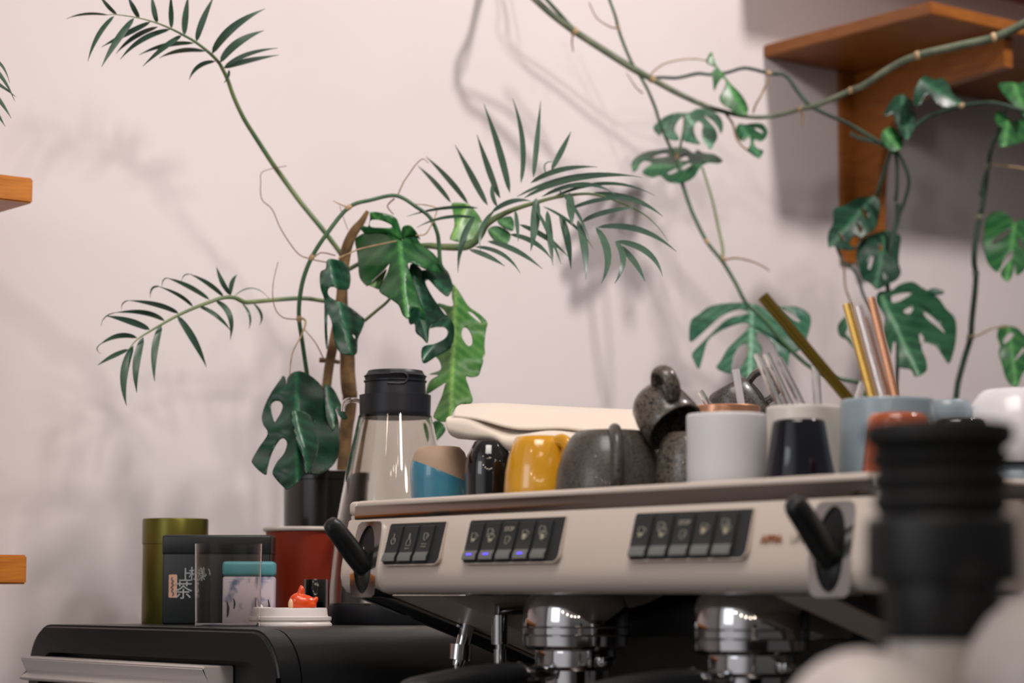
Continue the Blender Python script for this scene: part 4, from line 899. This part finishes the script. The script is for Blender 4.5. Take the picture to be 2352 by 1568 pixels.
# monstera vine on the trunk and its leaves
stem(plant, 'vine', ZE([(640, 1040), (600, 700), (575, 420)]) + ZA([(455, 1440), (420, 1200), (398, 1040), (402, 900), (430, 750), (490, 598), (590, 440), (755, 240), (920, 185), (1100, 155), (1250, 240), (1340, 310), (1390, 410), (1405, 500), (1415, 640), (1440, 690)]), [3.24, 3.13, 3.1, 3.12, 3.14], [5, 5.2, 5, 5.2, 5, 4.5, 4.5, 5, 5], M_stem, (5, 8, 10))
stem(plant, 'petiole', ZA([(870, 1055), (960, 980), (1045, 905), (1150, 760)]), [3.16, 3.12], [4, 3.6, 3.2], M_stalk)
for i, (pts, Y, r_, m_) in enumerate([
    ([(310, -60), (140, -20), (122, 60), (130, 180), (205, 255), (270, 400), (380, 560), (460, 605), (600, 635)], 3.14, [.8, 1.1, 1.3, 1.4], M_root),
    ([(247, 630), (210, 800), (220, 950), (280, 1030), (380, 1045)], 3.12, [.8, 1.2, 1.4], M_root),
    ([(400, 1030), (445, 1060), (420, 1150), (350, 1290), (330, 1450)], 3.11, [3, 2.6, 1.6, 1.3], M_node),
    ([(440, 1120), (520, 1220), (575, 1330)], 3.14, [1, 1.4], M_root),
    ([(1110, 150), (1150, 60), (1190, 0), (1240, -70), (1290, -110), (1330, -80)], 3.14, [1.5, 1.4, 1.2, .8], M_root),
    ([(755, 240), (690, 215), (645, 190)], 3.12, [2.2, 1.6, 1], M_node), ([(1085, 175), (1035, 230), (1080, 290)], 3.12, [2, 1.6, 1], M_root),
    ([(690, 230), (720, 320), (750, 400)], 3.16, [.8, .8], M_root), ([(505, 600), (560, 565), (660, 585)], 3.13, [1.4, 1.6], M_root), ([(680, 605), (760, 570), (850, 535), (1100, 480)], 3.11, [2, 1.8, 1.4], M_node),
    ([(1230, 215), (1330, 225), (1390, 260), (1320, 420), (1240, 440)], 3.12, [1.2, 1.6, 1.6], M_node)]):
    stem(plant, 'aerial_root', ZA(pts), Y, r_, m_, seg=6)
L1 = lambda pts, rib, Y, m, z=ZA, root=None, **k: leaf(root or plant, z(pts), z(rib), Y, m, [z(h) for h in k.pop('holes', [])], **k)
L1([(1110, 470), (1040, 430), (960, 405), (880, 420), (820, 450), (803, 490), (815, 560), (825, 640), (830, 720), (850, 770), (890, 805), (920, 770), (960, 735), (1010, 690), (1050, 645), (1038, 700), (1010, 760), (978, 830), (985, 855), (1030, 885), (1080, 915), (1120, 950), (1150, 1020), (1195, 1040), (1200, 980), (1235, 960), (1270, 985), (1268, 1035), (1310, 1048), (1290, 970), (1250, 860), (1215, 760), (1190, 690), (1185, 640), (1230, 645), (1300, 680), (1380, 710), (1430, 705), (1435, 670), (1400, 610), (1340, 550), (1280, 510), (1235, 440), (1190, 430), (1140, 480)], [(1120, 480), (1170, 1010)], 3.07, M_leafb, tilt=(0, -.05), fold=.07, droop=.02, wave=.008, veins=30)
L1([(1200, 650), (1290, 700), (1310, 790), (1350, 870), (1390, 930), (1440, 1000), (1470, 1035), (1400, 1065), (1340, 1100), (1325, 1215), (1285, 1180), (1240, 1140), (1230, 1080), (1190, 1070), (1180, 900)], [(1220, 660), (1320, 1200)], 3.12, M_leafd, tilt=(.03, -.02), fold=.05)
L1([(1290, 690), (1400, 700), (1460, 690), (1500, 780), (1500, 830), (1470, 880), (1420, 850), (1370, 800), (1330, 760), (1300, 770), (1270, 720)], [(1300, 700), (1480, 860)], 3.14, M_leafd, tilt=(.02, -.05))
L1([(915, 272), (1000, 280), (1090, 310), (1120, 370), (1145, 470), (1100, 475), (1040, 440), (960, 425), (880, 430), (840, 390), (860, 372), (895, 376), (908, 320)], [(1135, 470), (920, 290)], 3.13, M_leafb, holes=[[(918, 330), (985, 332), (1062, 365), (1055, 385), (980, 386), (912, 376)]], tilt=(.02, .03), fold=.03)
L1([(1140, 385), (1195, 368), (1240, 410), (1272, 470), (1245, 455), (1180, 450), (1145, 470)], [(1150, 460), (1210, 380)], 3.12, M_leafb, tilt=(.02, .05))
L1([(600, 620), (645, 610), (720, 635), (755, 680), (768, 740), (765, 790), (750, 830), (690, 830), (650, 812), (620, 815), (605, 842), (615, 875), (660, 908), (720, 930), (780, 970), (830, 1010), (870, 1050), (850, 1120), (820, 1190), (810, 1295), (740, 1300), (690, 1280), (658, 1220), (642, 1130), (632, 1060), (606, 1010), (600, 1100), (606, 1245), (592, 1245), (583, 1150), (580, 1000), (578, 900), (555, 830), (547, 750), (555, 700), (590, 680)], [(620, 640), (770, 1270)], 3.09, M_leafd, holes=[[(785, 1152), (803, 1165), (802, 1185), (787, 1172)]], tilt=(.06, -.02), fold=.05, wave=.006)
E_r = [(1040, 652), (1057, 674), (1076, 703), (1102, 722), (1119, 740), (1117, 755), (1114, 776), (1113, 798), (1114, 812), (1109, 822), (1110, 830), (1105, 846), (1099, 862), (1083, 866), (1070, 866), (1079, 895), (1086, 920), (1075, 930), (1058, 928), (1045, 940), (1030, 965), (1015, 968), (1000, 962), (996, 955), (1004, 935), (1015, 910), (1022, 885), (1024, 878), (1000, 893), (980, 905), (982, 888), (990, 873), (1007, 861), (987, 859), (1012, 849), (1010, 830), (1000, 815), (1015, 800), (1030, 795), (1040, 790), (1036, 760), (1025, 720), (1005, 700), (1012, 697), (1040, 703), (1038, 680)]
idn = lambda p: list(p)
L1(E_r, [(1046, 660), (1035, 960)], 3.12, M_leafl, z=idn, holes=[ZA([(1580, 1110), (1610, 1110), (1640, 1160), (1645, 1220), (1620, 1240), (1590, 1210), (1568, 1160)]), ZA([(1615, 990), (1650, 1000), (1700, 1050), (1705, 1070), (1650, 1030)])], tilt=(-.03, -.05), fold=.04, wave=.008, veins=22)
L1([(1285, 1250), (1380, 1220), (1450, 1180), (1470, 1140), (1450, 1105), (1390, 1100), (1340, 1105), (1400, 1050), (1460, 1030), (1500, 1060), (1515, 1110), (1510, 1190), (1480, 1260), (1390, 1310), (1295, 1362)], [(1480, 1050), (1300, 1310)], 3.10, M_leafd, tilt=(.03, -.04), fold=.03)
L1([(1515, 640), (1570, 625), (1612, 690), (1560, 760), (1538, 760)], [(1590, 640), (1545, 755)], 3.14, M_leafb, z=ZE, tilt=(0, -.03))
# lower left leaf
L1([(400, 300), (430, 260), (490, 240), (560, 265), (620, 310), (670, 365), (700, 420), (760, 520), (790, 620), (800, 740), (795, 860), (760, 950), (700, 1000), (640, 1030), (560, 1030), (520, 1045), (480, 1090), (400, 1145), (370, 1130), (300, 1050), (288, 1010), (320, 940), (370, 880), (395, 820), (395, 780), (370, 755), (340, 770), (300, 830), (270, 900), (250, 980), (235, 1035), (180, 1000), (135, 950), (130, 920), (180, 830), (250, 720), (215, 650), (205, 590), (230, 500), (280, 400), (350, 300), (365, 278), (385, 290), (393, 340)], [(470, 250), (480, 1080)], 3.06, M_leafd, z=ZE, holes=[[(280, 490), (310, 470), (345, 475), (365, 510), (350, 560), (320, 610), (303, 630), (285, 580), (275, 530)], [(590, 620), (605, 620), (600, 660), (588, 650)]], tilt=(.03, -.05), fold=.05, wave=.008, veins=34)
L1([(420, 560), (470, 540), (560, 570), (600, 640), (640, 800), (600, 960), (540, 1020), (520, 900), (470, 780), (440, 660)], [(460, 560), (560, 960)], 3.025, M_leafd, z=ZE, tilt=(.05, -.04), fold=.05)
L1([(680, 350), (720, 350), (760, 390), (800, 470), (840, 560), (860, 600), (830, 612), (790, 570), (772, 520), (768, 620), (750, 700), (700, 600), (688, 450)], [(700, 360), (760, 640)], 3.13, M_leafd, z=ZE, tilt=(.05, -.03))
# leaf behind the right frond
L1([(430, 840), (500, 835), (560, 850), (630, 930), (650, 1000), (600, 1090), (520, 1120), (430, 1100), (420, 1080), (450, 1000), (440, 900)], [(540, 860), (440, 1090)], 3.19, M_leafl, z=ZBb, tilt=(.02, -.03))
L1([(690, 1030), (760, 1000), (850, 1050), (845, 1110), (800, 1150), (740, 1110)], [(700, 1030), (830, 1120)], 3.18, M_leafb, z=ZBb, tilt=(.02, -.03))
L1([(760, 960), (850, 930), (880, 980), (870, 1035), (800, 1010)], [(770, 960), (865, 1010)], 3.19, M_leafb, z=ZBb, tilt=(.02, -.03))
L1([(890, 805), (1000, 705), (1030, 690), (990, 800), (975, 830), (900, 800)], [(1010, 700), (920, 800)], 3.14, M_leafl, tilt=(0, -.02))

# ---- vine over the corner shelf
vr = on_wall(1240, -60, .30); vine = thing('climbing_vine', 'long climbing vine with split leaves crossing the wall below the wooden shelf', 'vine', Vector((.30, 3.62, CT)))
ROOTLOC[0] = vine.location.copy()
wv_ = on_wall(1130, -120)
stem(vine, 'stem', [(1130, -120), (1160, -75)] + ZF([(0, -110), (80, -20), (250, 130), (400, 240), (600, 370), (850, 530), (1000, 610), (1200, 720), (1420, 820), (1560, 862), (1700, 895), (1850, 905), (2000, 882), (2150, 840)]) + ZG([(540, 762), (800, 652), (900, 610), (1100, 480), (1280, 400), (1550, 335), (1830, 270), (2045, 172), (2150, 120)]), [wv_.y - .005, 3.58, 3.66, 3.72, 3.74, 3.66, 3.56, 3.5], [6, 7.5, 8, 8.5, 7.5, 6, 5, 5, 6, 8, 9, 10, 10.5], M_stemg, (5, 8, 15, 17, 20, 22))
stem(vine, 'stem', [(1150, -125), (1195, -80)] + ZF([(140, -60), (180, -10), (290, 110), (390, 215), (560, 330), (800, 480), (960, 575)]), [wv_.y - .002, 3.57, 3.65, 3.71], [4, 4.5, 4.5, 4], M_stem)
stem(vine, 'stem', ZF([(650, -60), (668, -10), (715, 120), (738, 210), (770, 310), (840, 475), (950, 660), (1020, 820), (1055, 930), (1100, 1050), (1170, 1190), (1195, 1210), (1215, 1290)]) + ZH([(165, 50), (190, 130), (250, 300), (340, 480), (438, 605), (520, 740), (590, 870), (690, 960), (800, 1090), (885, 1180), (1000, 1275), (1150, 1342), (1300, 1372)]) + [(1985, 900), (2010, 990), (2020, 1250), (2020, 1560)], [3.62, 3.69, 3.74, 3.72, 3.70, 3.72, 3.76], [3, 3.6, 3.6, 3.6, 4, 4.5, 4.5, 5, 5, 5, 5], M_stem, (3, 11, 16))
stem(vine, 'stem', ZF([(985, 600), (1080, 598), (1200, 600), (1350, 568), (1450, 575), (1580, 560), (1720, 525), (1900, 565), (2030, 582), (2120, 700), (2200, 800)]) + ZG([(500, 762), (640, 830), (780, 892), (900, 962), (1000, 1022), (1090, 1080)]), [3.71, 3.73, 3.75, 3.8], [4, 4, 4, 5, 5, 4.5, 4.5], M_stemd, (7,))
for pts in ([(1090, 1080), (1050, 1200), (1000, 1350), (990, 1420)], [(1110, 1090), (1130, 1180), (1130, 1350), (1120, 1450)], [(1130, 1090), (1180, 1180), (1215, 1290), (1200, 1400), (1150, 1540)], [(1090, 1060), (1000, 1030), (850, 990), (800, 960)]):
    stem(vine, 'stem', ZG(pts), [3.8, 3.84], [4, 4.5, 4], M_stemd, seg=8)
stem(vine, 'stem', ZH([(1545, 240), (1545, 330), (1510, 480), (1480, 700), (1500, 900), (1540, 1050), (1545, 1250), (1530, 1470)]), [3.86, 3.9], [7, 6, 5, 5], M_stemd, seg=8)
stem(vine, 'stem', ZR([(205, 480), (245, 570), (300, 610), (345, 680), (380, 790), (440, 900)]), [3.82, 3.8], [3, 3.5, 4], M_stemd, seg=8)
stem(vine, 'stem', ZR([(215, 490), (250, 600), (262, 740), (300, 850), (340, 1000), (370, 1250), (375, 1450)]), [3.84, 3.84], [2.2, 2.4, 2.2], M_root, seg=8)
stem(vine, 'stem', ZG([(1090, 1060), (1200, 960), (1350, 845), (1480, 795), (1600, 762), (1750, 742), (1850, 745), (2045, 800), (2150, 840)]), [3.82, 3.7], [5, 5.5, 5], M_stemd, (4,))
stem(vine, 'petiole', ZH([(310, 10), (370, 200), (410, 380), (440, 520), (440, 590)]), [3.73, 3.71], [3, 3.4, 4], M_stalk, (4,))
stem(vine, 'aerial_root', ZH([(440, 600), (520, 585), (620, 605), (690, 635), (735, 665)]), [3.70, 3.72], [2.4, 2, 1.4], M_root, seg=6)
stem(vine, 'petiole', ZF([(990, 570), (1080, 500), (1200, 465), (1330, 455), (1440, 472)]), [3.71, 3.70], [2.2, 1.8, 1.6], M_node, seg=6)
stem(vine, 'aerial_root', ZF([(1900, 600), (1850, 720), (1800, 810), (1780, 870)]), [3.7, 3.72], [3, 3, 2.6], M_node, seg=6)
stem(vine, 'aerial_root', ZF([(515, 20), (560, 120), (610, 170), (690, 212), (735, 216)]), [3.64, 3.65], [1.4, 1.6, 1.8], M_root, seg=6)
stem(vine, 'aerial_root', ZF([(395, 250), (382, 320), (392, 400)]), [3.62, 3.62], [2.4, 2, 1.4], M_root, seg=6)
stem(vine, 'aerial_root', ZF([(800, 560), (840, 620), (880, 680), (930, 720)]), [3.68, 3.69], [1, 1.6, 2], M_root, seg=6)
stem(vine, 'aerial_root', ZF([(2150, 850), (2165, 900), (2155, 980)]), [3.72, 3.72], [3, 2.4, 1.4], M_root, seg=6)
stem(vine, 'petiole', ZF([(1560, 870), (1620, 950), (1650, 1060), (1700, 1130), (1800, 1205)]), [3.73, 3.71], [3, 2.6, 2], M_root, seg=6)
stem(vine, 'petiole', ZF([(1200, 1200), (1225, 1100), (1245, 980), (1250, 880)]), [3.74, 3.73], [3, 2.6, 2.2], M_stalk, seg=6)
VL = dict(root=vine)
L1([(1010, 980), (1060, 930), (1110, 895), (1190, 870), (1290, 868), (1340, 840), (1420, 838), (1490, 870), (1535, 920), (1548, 985), (1530, 1030), (1510, 985), (1465, 930), (1400, 890), (1450, 950), (1490, 1000), (1505, 1060), (1480, 1110), (1450, 1155), (1420, 1115), (1390, 1070), (1385, 1010), (1390, 960), (1360, 935), (1330, 960), (1325, 1020), (1345, 1070), (1370, 1112), (1310, 1105), (1240, 1080), (1245, 1000), (1255, 900), (1225, 910), (1190, 950), (1175, 1000), (1200, 1050), (1210, 1080), (1150, 1080), (1100, 1050), (1080, 1000), (1065, 1045), (1030, 1025)], [(1250, 870), (1440, 1130)], 3.745, M_leafg, z=ZF, tilt=(.02, -.12), fold=.02, veins=16, root=vine)
L1([(840, 1260), (880, 1210), (960, 1170), (1050, 1155), (1150, 1140), (1250, 1140), (1320, 1180), (1350, 1155), (1400, 1180), (1480, 1190), (1545, 1240), (1510, 1260), (1440, 1255), (1390, 1275), (1360, 1310), (1330, 1360), (1270, 1400), (1200, 1415), (1120, 1400), (1065, 1355), (1010, 1370), (950, 1350), (925, 1325), (960, 1290), (1000, 1260), (950, 1240), (910, 1260), (890, 1300), (860, 1325), (845, 1300)], [(1370, 1270), (900, 1290)], 3.735, M_leaf, z=ZF, holes=[[(1000, 1215), (1080, 1185), (1130, 1190), (1100, 1210)], [(1120, 1330), (1190, 1300), (1190, 1325), (1140, 1345)], [(1230, 1290), (1280, 1260), (1305, 1270), (1240, 1310)], [(1215, 1225), (1265, 1205), (1280, 1235), (1225, 1240)]], tilt=(.02, -.14), veins=16, root=vine)
L1([(590, 868), (660, 885), (720, 905), (790, 895), (880, 888), (950, 910), (992, 950), (995, 1010), (975, 1080), (955, 1120), (925, 1165), (890, 1180), (862, 1190), (850, 1265), (820, 1230), (790, 1190), (760, 1130), (720, 1085), (680, 1060), (652, 1065), (660, 1110), (690, 1160), (668, 1240), (650, 1290), (630, 1350), (610, 1372), (570, 1345), (545, 1300), (570, 1250), (595, 1200), (602, 1150), (580, 1122), (540, 1150), (510, 1200), (500, 1260), (498, 1310), (460, 1310), (400, 1278), (430, 1230), (470, 1160), (530, 1100), (590, 1040), (605, 1000), (560, 995), (480, 1020), (400, 1060), (345, 1110), (320, 1190), (290, 1285), (260, 1240), (247, 1190), (300, 1130), (380, 1050), (470, 970), (560, 945), (605, 930), (560, 910), (500, 920), (420, 960), (320, 1050), (240, 1115), (228, 1060), (240, 980), (290, 940), (360, 890), (470, 870)], [(625, 880), (610, 1370)], 3.69, M_leafg, z=ZH, holes=[[(800, 905), (850, 920), (910, 960), (930, 990), (890, 980), (840, 945)], [(680, 955), (720, 980), (740, 1010), (715, 1000)]], tilt=(0, -.06), fold=.03, veins=20, root=vine)
L1([(560, 760), (620, 720), (700, 705), (760, 740), (810, 770), (870, 810), (920, 880), (970, 930), (988, 990), (985, 1080), (970, 1160), (940, 1240), (900, 1190), (860, 1130), (820, 1110), (770, 1100), (760, 1140), (790, 1220), (790, 1290), (720, 1325), (690, 1280), (610, 1260), (605, 1180), (600, 1100), (575, 1110), (560, 1180), (530, 1110), (510, 1020), (520, 940), (480, 870), (460, 830), (480, 770)], [(500, 800), (740, 1310)], 3.82, M_leaf, z=ZR, holes=[[(550, 810), (600, 785), (670, 775), (690, 785), (620, 830), (565, 840)], [(775, 900), (840, 940), (900, 1010), (910, 1040), (850, 990), (790, 940)], [(640, 900), (680, 870), (705, 880), (680, 915)], [(745, 1040), (775, 1070), (765, 1110), (750, 1100)]], tilt=(.02, -.05), fold=.03, veins=30, root=vine)
L1([(210, 1000), (235, 955), (265, 935), (280, 1000), (265, 1040), (300, 1080), (320, 1140), (270, 1085), (225, 1060)], [(260, 940), (315, 1135)], 3.82, M_leaf, z=ZR, root=vine)
L1([(150, 380), (180, 320), (185, 230), (260, 200), (340, 155), (400, 150), (460, 145), (490, 200), (480, 290), (460, 350), (400, 400), (360, 430), (350, 470), (300, 500), (230, 490), (180, 470), (155, 480), (145, 430)], [(440, 150), (170, 460)], 3.84, M_leafd, z=ZR, holes=[[(365, 235), (380, 230), (410, 280), (400, 290)], [(340, 330), (355, 335), (370, 375), (355, 375)], [(290, 440), (330, 405), (355, 430), (330, 475), (295, 465)], [(215, 385), (230, 390), (255, 435), (240, 430)]], tilt=(.02, -.05), root=vine)
L1([(360, 440), (420, 400), (520, 370), (600, 390), (625, 420), (615, 490), (610, 580), (625, 640), (600, 690), (540, 720), (470, 755), (430, 720), (370, 680), (350, 610), (330, 520)], [(520, 380), (460, 740)], 3.86, M_leafd, z=ZR, holes=[[(430, 540), (445, 550), (425, 620), (410, 610)], [(485, 460), (505, 480), (495, 505), (485, 490)], [(505, 640), (525, 680), (515, 690)]], tilt=(.02, -.05), root=vine)
L1([(800, 760), (850, 745), (910, 770), (880, 790), (820, 785)], [(800, 765), (905, 775)], 3.86, M_leafd, z=ZR, root=vine)
L1([(560, 850), (620, 810), (690, 830), (740, 890), (750, 960), (760, 1030), (740, 1120), (680, 1200), (630, 1140), (590, 1060), (560, 980), (500, 1000), (490, 960)], [(640, 820), (690, 1190)], 3.80, M_leafd, z=Z8, tilt=(.02, -.05), root=vine)
L1([(780, 700), (840, 650), (920, 680), (990, 670), (1040, 720), (1080, 810), (1150, 860), (1190, 910), (1100, 930), (990, 920), (930, 880), (880, 810), (840, 830), (800, 900), (740, 900), (740, 800)], [(820, 700), (1150, 910)], 3.78, M_leafd, z=Z8, tilt=(.02, -.05), root=vine)
L1([(480, 1120), (560, 1090), (640, 1180), (650, 1260), (560, 1300), (490, 1240), (460, 1180)], [(500, 1130), (620, 1280)], 3.79, M_leafb, z=Z8, tilt=(.02, -.05), root=vine)
L1([(1455, 400), (1475, 450), (1500, 510), (1550, 570), (1600, 640), (1680, 720), (1730, 800), (1740, 860), (1700, 900), (1650, 880), (1600, 840), (1540, 800), (1520, 750), (1550, 700), (1570, 640), (1545, 600), (1510, 640), (1480, 700), (1470, 620), (1460, 560), (1490, 520), (1420, 480)], [(1460, 420), (1720, 880)], 3.70, M_leafb, z=ZF, tilt=(.05, -.03), veins=18, root=vine)
L1([(1645, 1000), (1670, 955), (1720, 960), (1780, 950), (1850, 955), (1890, 1010), (1880, 1060), (1840, 1090), (1790, 1080), (1790, 1120), (1820, 1150), (1860, 1165), (1830, 1220), (1790, 1200), (1740, 1160), (1760, 1110), (1750, 1060), (1700, 1090), (1660, 1060)], [(1680, 960), (1820, 1200)], 3.72, M_leaf, z=ZF, holes=[[(1790, 985), (1840, 1000), (1855, 1030), (1810, 1010)]], tilt=(.02, -.05), veins=16, root=vine)
# ---- second vine at the right edge
v2 = thing('upright_vine', 'tall dark vine stem with drooping split leaves near the right edge', 'vine', Vector((at(1905, 900, 3.98).x, 3.98, CT)))
stem(v2, 'stem', Z8([(1700, 1010), (1560, 900)]) + ZG([(1850, 960), (1800, 1100), (1785, 1200), (1740, 1400)]) + ZR([(1185, 0), (1160, 200), (1140, 280), (1110, 450), (1105, 580), (1115, 650), (1110, 760), (1090, 950), (1080, 1070), (1040, 1210), (1000, 1360), (985, 1470)]) + [(2190, 940), (2185, 1100), (2180, 1400), (2180, 1800), (2180, 1944)], [3.90, 3.92, 3.95, 3.97, 3.98, 3.98], [4, 5, 6, 6.5, 6.5, 7, 7, 7, 7], M_stemd, (4, 8, 11, 14), nm=M_stemg)
stem(v2, 'petiole', ZR([(1080, 1060), (1130, 1055), (1180, 1030), (1240, 1005), (1330, 1000)]), [3.95, 3.9], [2.4, 2, 2], M_node, seg=6)
stem(v2, 'petiole', ZG([(1790, 1170), (1860, 1190), (1950, 1200), (2045, 1215), (2150, 1260)]) , [3.93, 3.9], [2.6, 2.2, 2], M_node, seg=6)
L1([(1170, 400), (1180, 300), (1230, 250), (1290, 245), (1350, 290), (1370, 320), (1430, 290), (1500, 300), (1520, 400), (1480, 560), (1420, 640), (1380, 660), (1370, 590), (1360, 640), (1340, 690), (1315, 700), (1280, 660), (1290, 620), (1360, 540), (1345, 500), (1300, 560), (1260, 640), (1200, 590), (1175, 520), (1160, 450)], [(1370, 320), (1320, 690)], 3.92, M_leafb, z=ZR, holes=[[(1215, 450), (1280, 390), (1345, 360), (1350, 375), (1270, 435)], [(1390, 420), (1420, 440), (1425, 500), (1400, 470)]], tilt=(.02, -.06), veins=28, root=v2)
L1([(1255, 1060), (1270, 1000), (1320, 990), (1390, 1010), (1430, 1050), (1500, 1080), (1500, 1200), (1420, 1310), (1390, 1390), (1350, 1385), (1310, 1330), (1290, 1260), (1265, 1170), (1275, 1120)], [(1330, 1000), (1380, 1380)], 3.90, M_leafb, z=ZR, holes=[[(1295, 1090), (1330, 1040), (1365, 1050), (1310, 1110)], [(1360, 1230), (1400, 1170), (1431, 1130), (1431, 1160)]], tilt=(.02, -.06), veins=28, root=v2)
L1([(1465, 730), (1540, 705), (1640, 715), (1720, 720), (1720, 1000), (1660, 960), (1600, 900), (1540, 840)], [(1600, 715), (1700, 990)], 3.88, M_leafb, z=Z8, tilt=(.02, -.05), root=v2)
L1([(1440, 970), (1500, 960), (1540, 1000), (1600, 1040), (1720, 1000), (1720, 1180), (1600, 1240), (1480, 1260), (1470, 1180), (1500, 1100), (1450, 1060)], [(1560, 1000), (1520, 1240)], 3.88, M_leafb, z=Z8, tilt=(.02, -.05), root=v2)
# ---- tips of a frond reaching in at the left edge
lf = thing('palm_frond', 'thin leaf tips of a frond reaching in at the left edge', 'frond', at(-60, 150, 2.86)); ROOTLOC[0] = lf.location.copy()
lw_ = on_wall(-240, -40)
stem(lf, 'rachis', [(-240, -40), (-200, 0), (-150, 60), (-100, 110), (-60, 150), (-30, 210)], [lw_.y - .004, 2.92, 2.86], [4, 4, 3, 1], M_frond)
for b, c, t, w_ in (((-80, 130), (-10, 130), (34, 232), 11), ((-60, 160), (-5, 190), (36, 222), 8), ((-45, 185), (-5, 220), (26, 272), 10), ((-60, 150), (0, 110), (22, 190), 8), ((-32, 205), (-10, 260), (12, 290), 8)):
    blade(lf, b, c, t, w_, 2.86, 2.85)

# ================================================================ foreground: grinder and pale cups on a bar ledge
o = thing('bar_ledge', 'bar ledge in the foreground carrying the black grinder', 'ledge', (.25, 1.22, CAMZ - .115))
bm = NB(); box(bm, -.22, .30, -.16, .16, -.03, 0, .003); obj('ledge_top', bm, M_counter, o, ang=30)
bm = NB(); box(bm, -.20, .28, -.14, .14, -(CAMZ - .115), -.0305); obj('ledge_base', bm, M_darksteel, o, ang=30)
YG = 1.235; gx = at(2160, 1200, YG).x
o = thing('coffee_grinder', 'black coffee grinder with a ribbed bellows top, out of focus in the foreground', 'grinder', (gx, YG, CAMZ - .115))
def gz(y): return at(2160, y, YG).z - (CAMZ - .115)
def gr_(p): return rpx(p, YG)
bm = NB(); prof = [(0, gz(972)), (gr_(150), gz(972)), (gr_(168), gz(978)), (gr_(172), gz(1010)), (gr_(150), gz(1030))]
for k in range(3):
    y0_ = 1034 + k * 50; prof += [(gr_(146), gz(y0_)), (gr_(162 - k * 4), gz(y0_ + 16)), (gr_(160 - k * 4), gz(y0_ + 26)), (gr_(143), gz(y0_ + 44))]
prof += [(gr_(140), gz(1186)), (0, gz(1186))]
lathe(bm, prof, 64); obj('bellows', bm, M_blackrub, o, ang=35)
bm = NB(); lathe(bm, [(0, gz(1187)), (gr_(158), gz(1187)), (gr_(170), gz(1198)), (gr_(172), gz(1320)), (gr_(166), gz(1336)), (gr_(136), gz(1340)), (gr_(132), gz(1460)), (gr_(126), gz(1470)), (0, gz(1470))], 64); obj('hopper', bm, M_black, o, ang=35)
bm = NB(); lathe(bm, [(0, gz(1471)), (gr_(122), gz(1471)), (gr_(126), gz(1480)), (gr_(126), 0), (0, 0)], 64); obj('grinder_body', bm, M_grind, o, ang=35)
def dome(label, pxc, pyc, rpx_, Y, sy=1.0, m=M_dome):
    z0_ = CAMZ - .115; o = thing('pale_cup', label, 'cup', (at(pxc, pyc, Y).x, Y, z0_)); r = rpx(rpx_, Y); zc = at(pxc, pyc, Y).z - z0_
    prof = [(r * math.cos(R(a)), zc + r * sy * math.sin(R(a))) for a in (88, 75, 60, 45, 30, 15, 0)] + [(r * .98, zc * .5), (r * .95, .001)]
    bm = NB(); lathe(bm, shell(prof, .004), 56); obj('cup_body', bm, m, o)
dome('pale rounded upside-down cup, a blurred dome in front of the grinder at the bottom', 1985, 1690, 195, 1.13)
dome('pale rounded upside-down cup, larger blurred dome at the bottom right corner', 2428, 1590, 215, 1.16, 1.1, M_domeg)
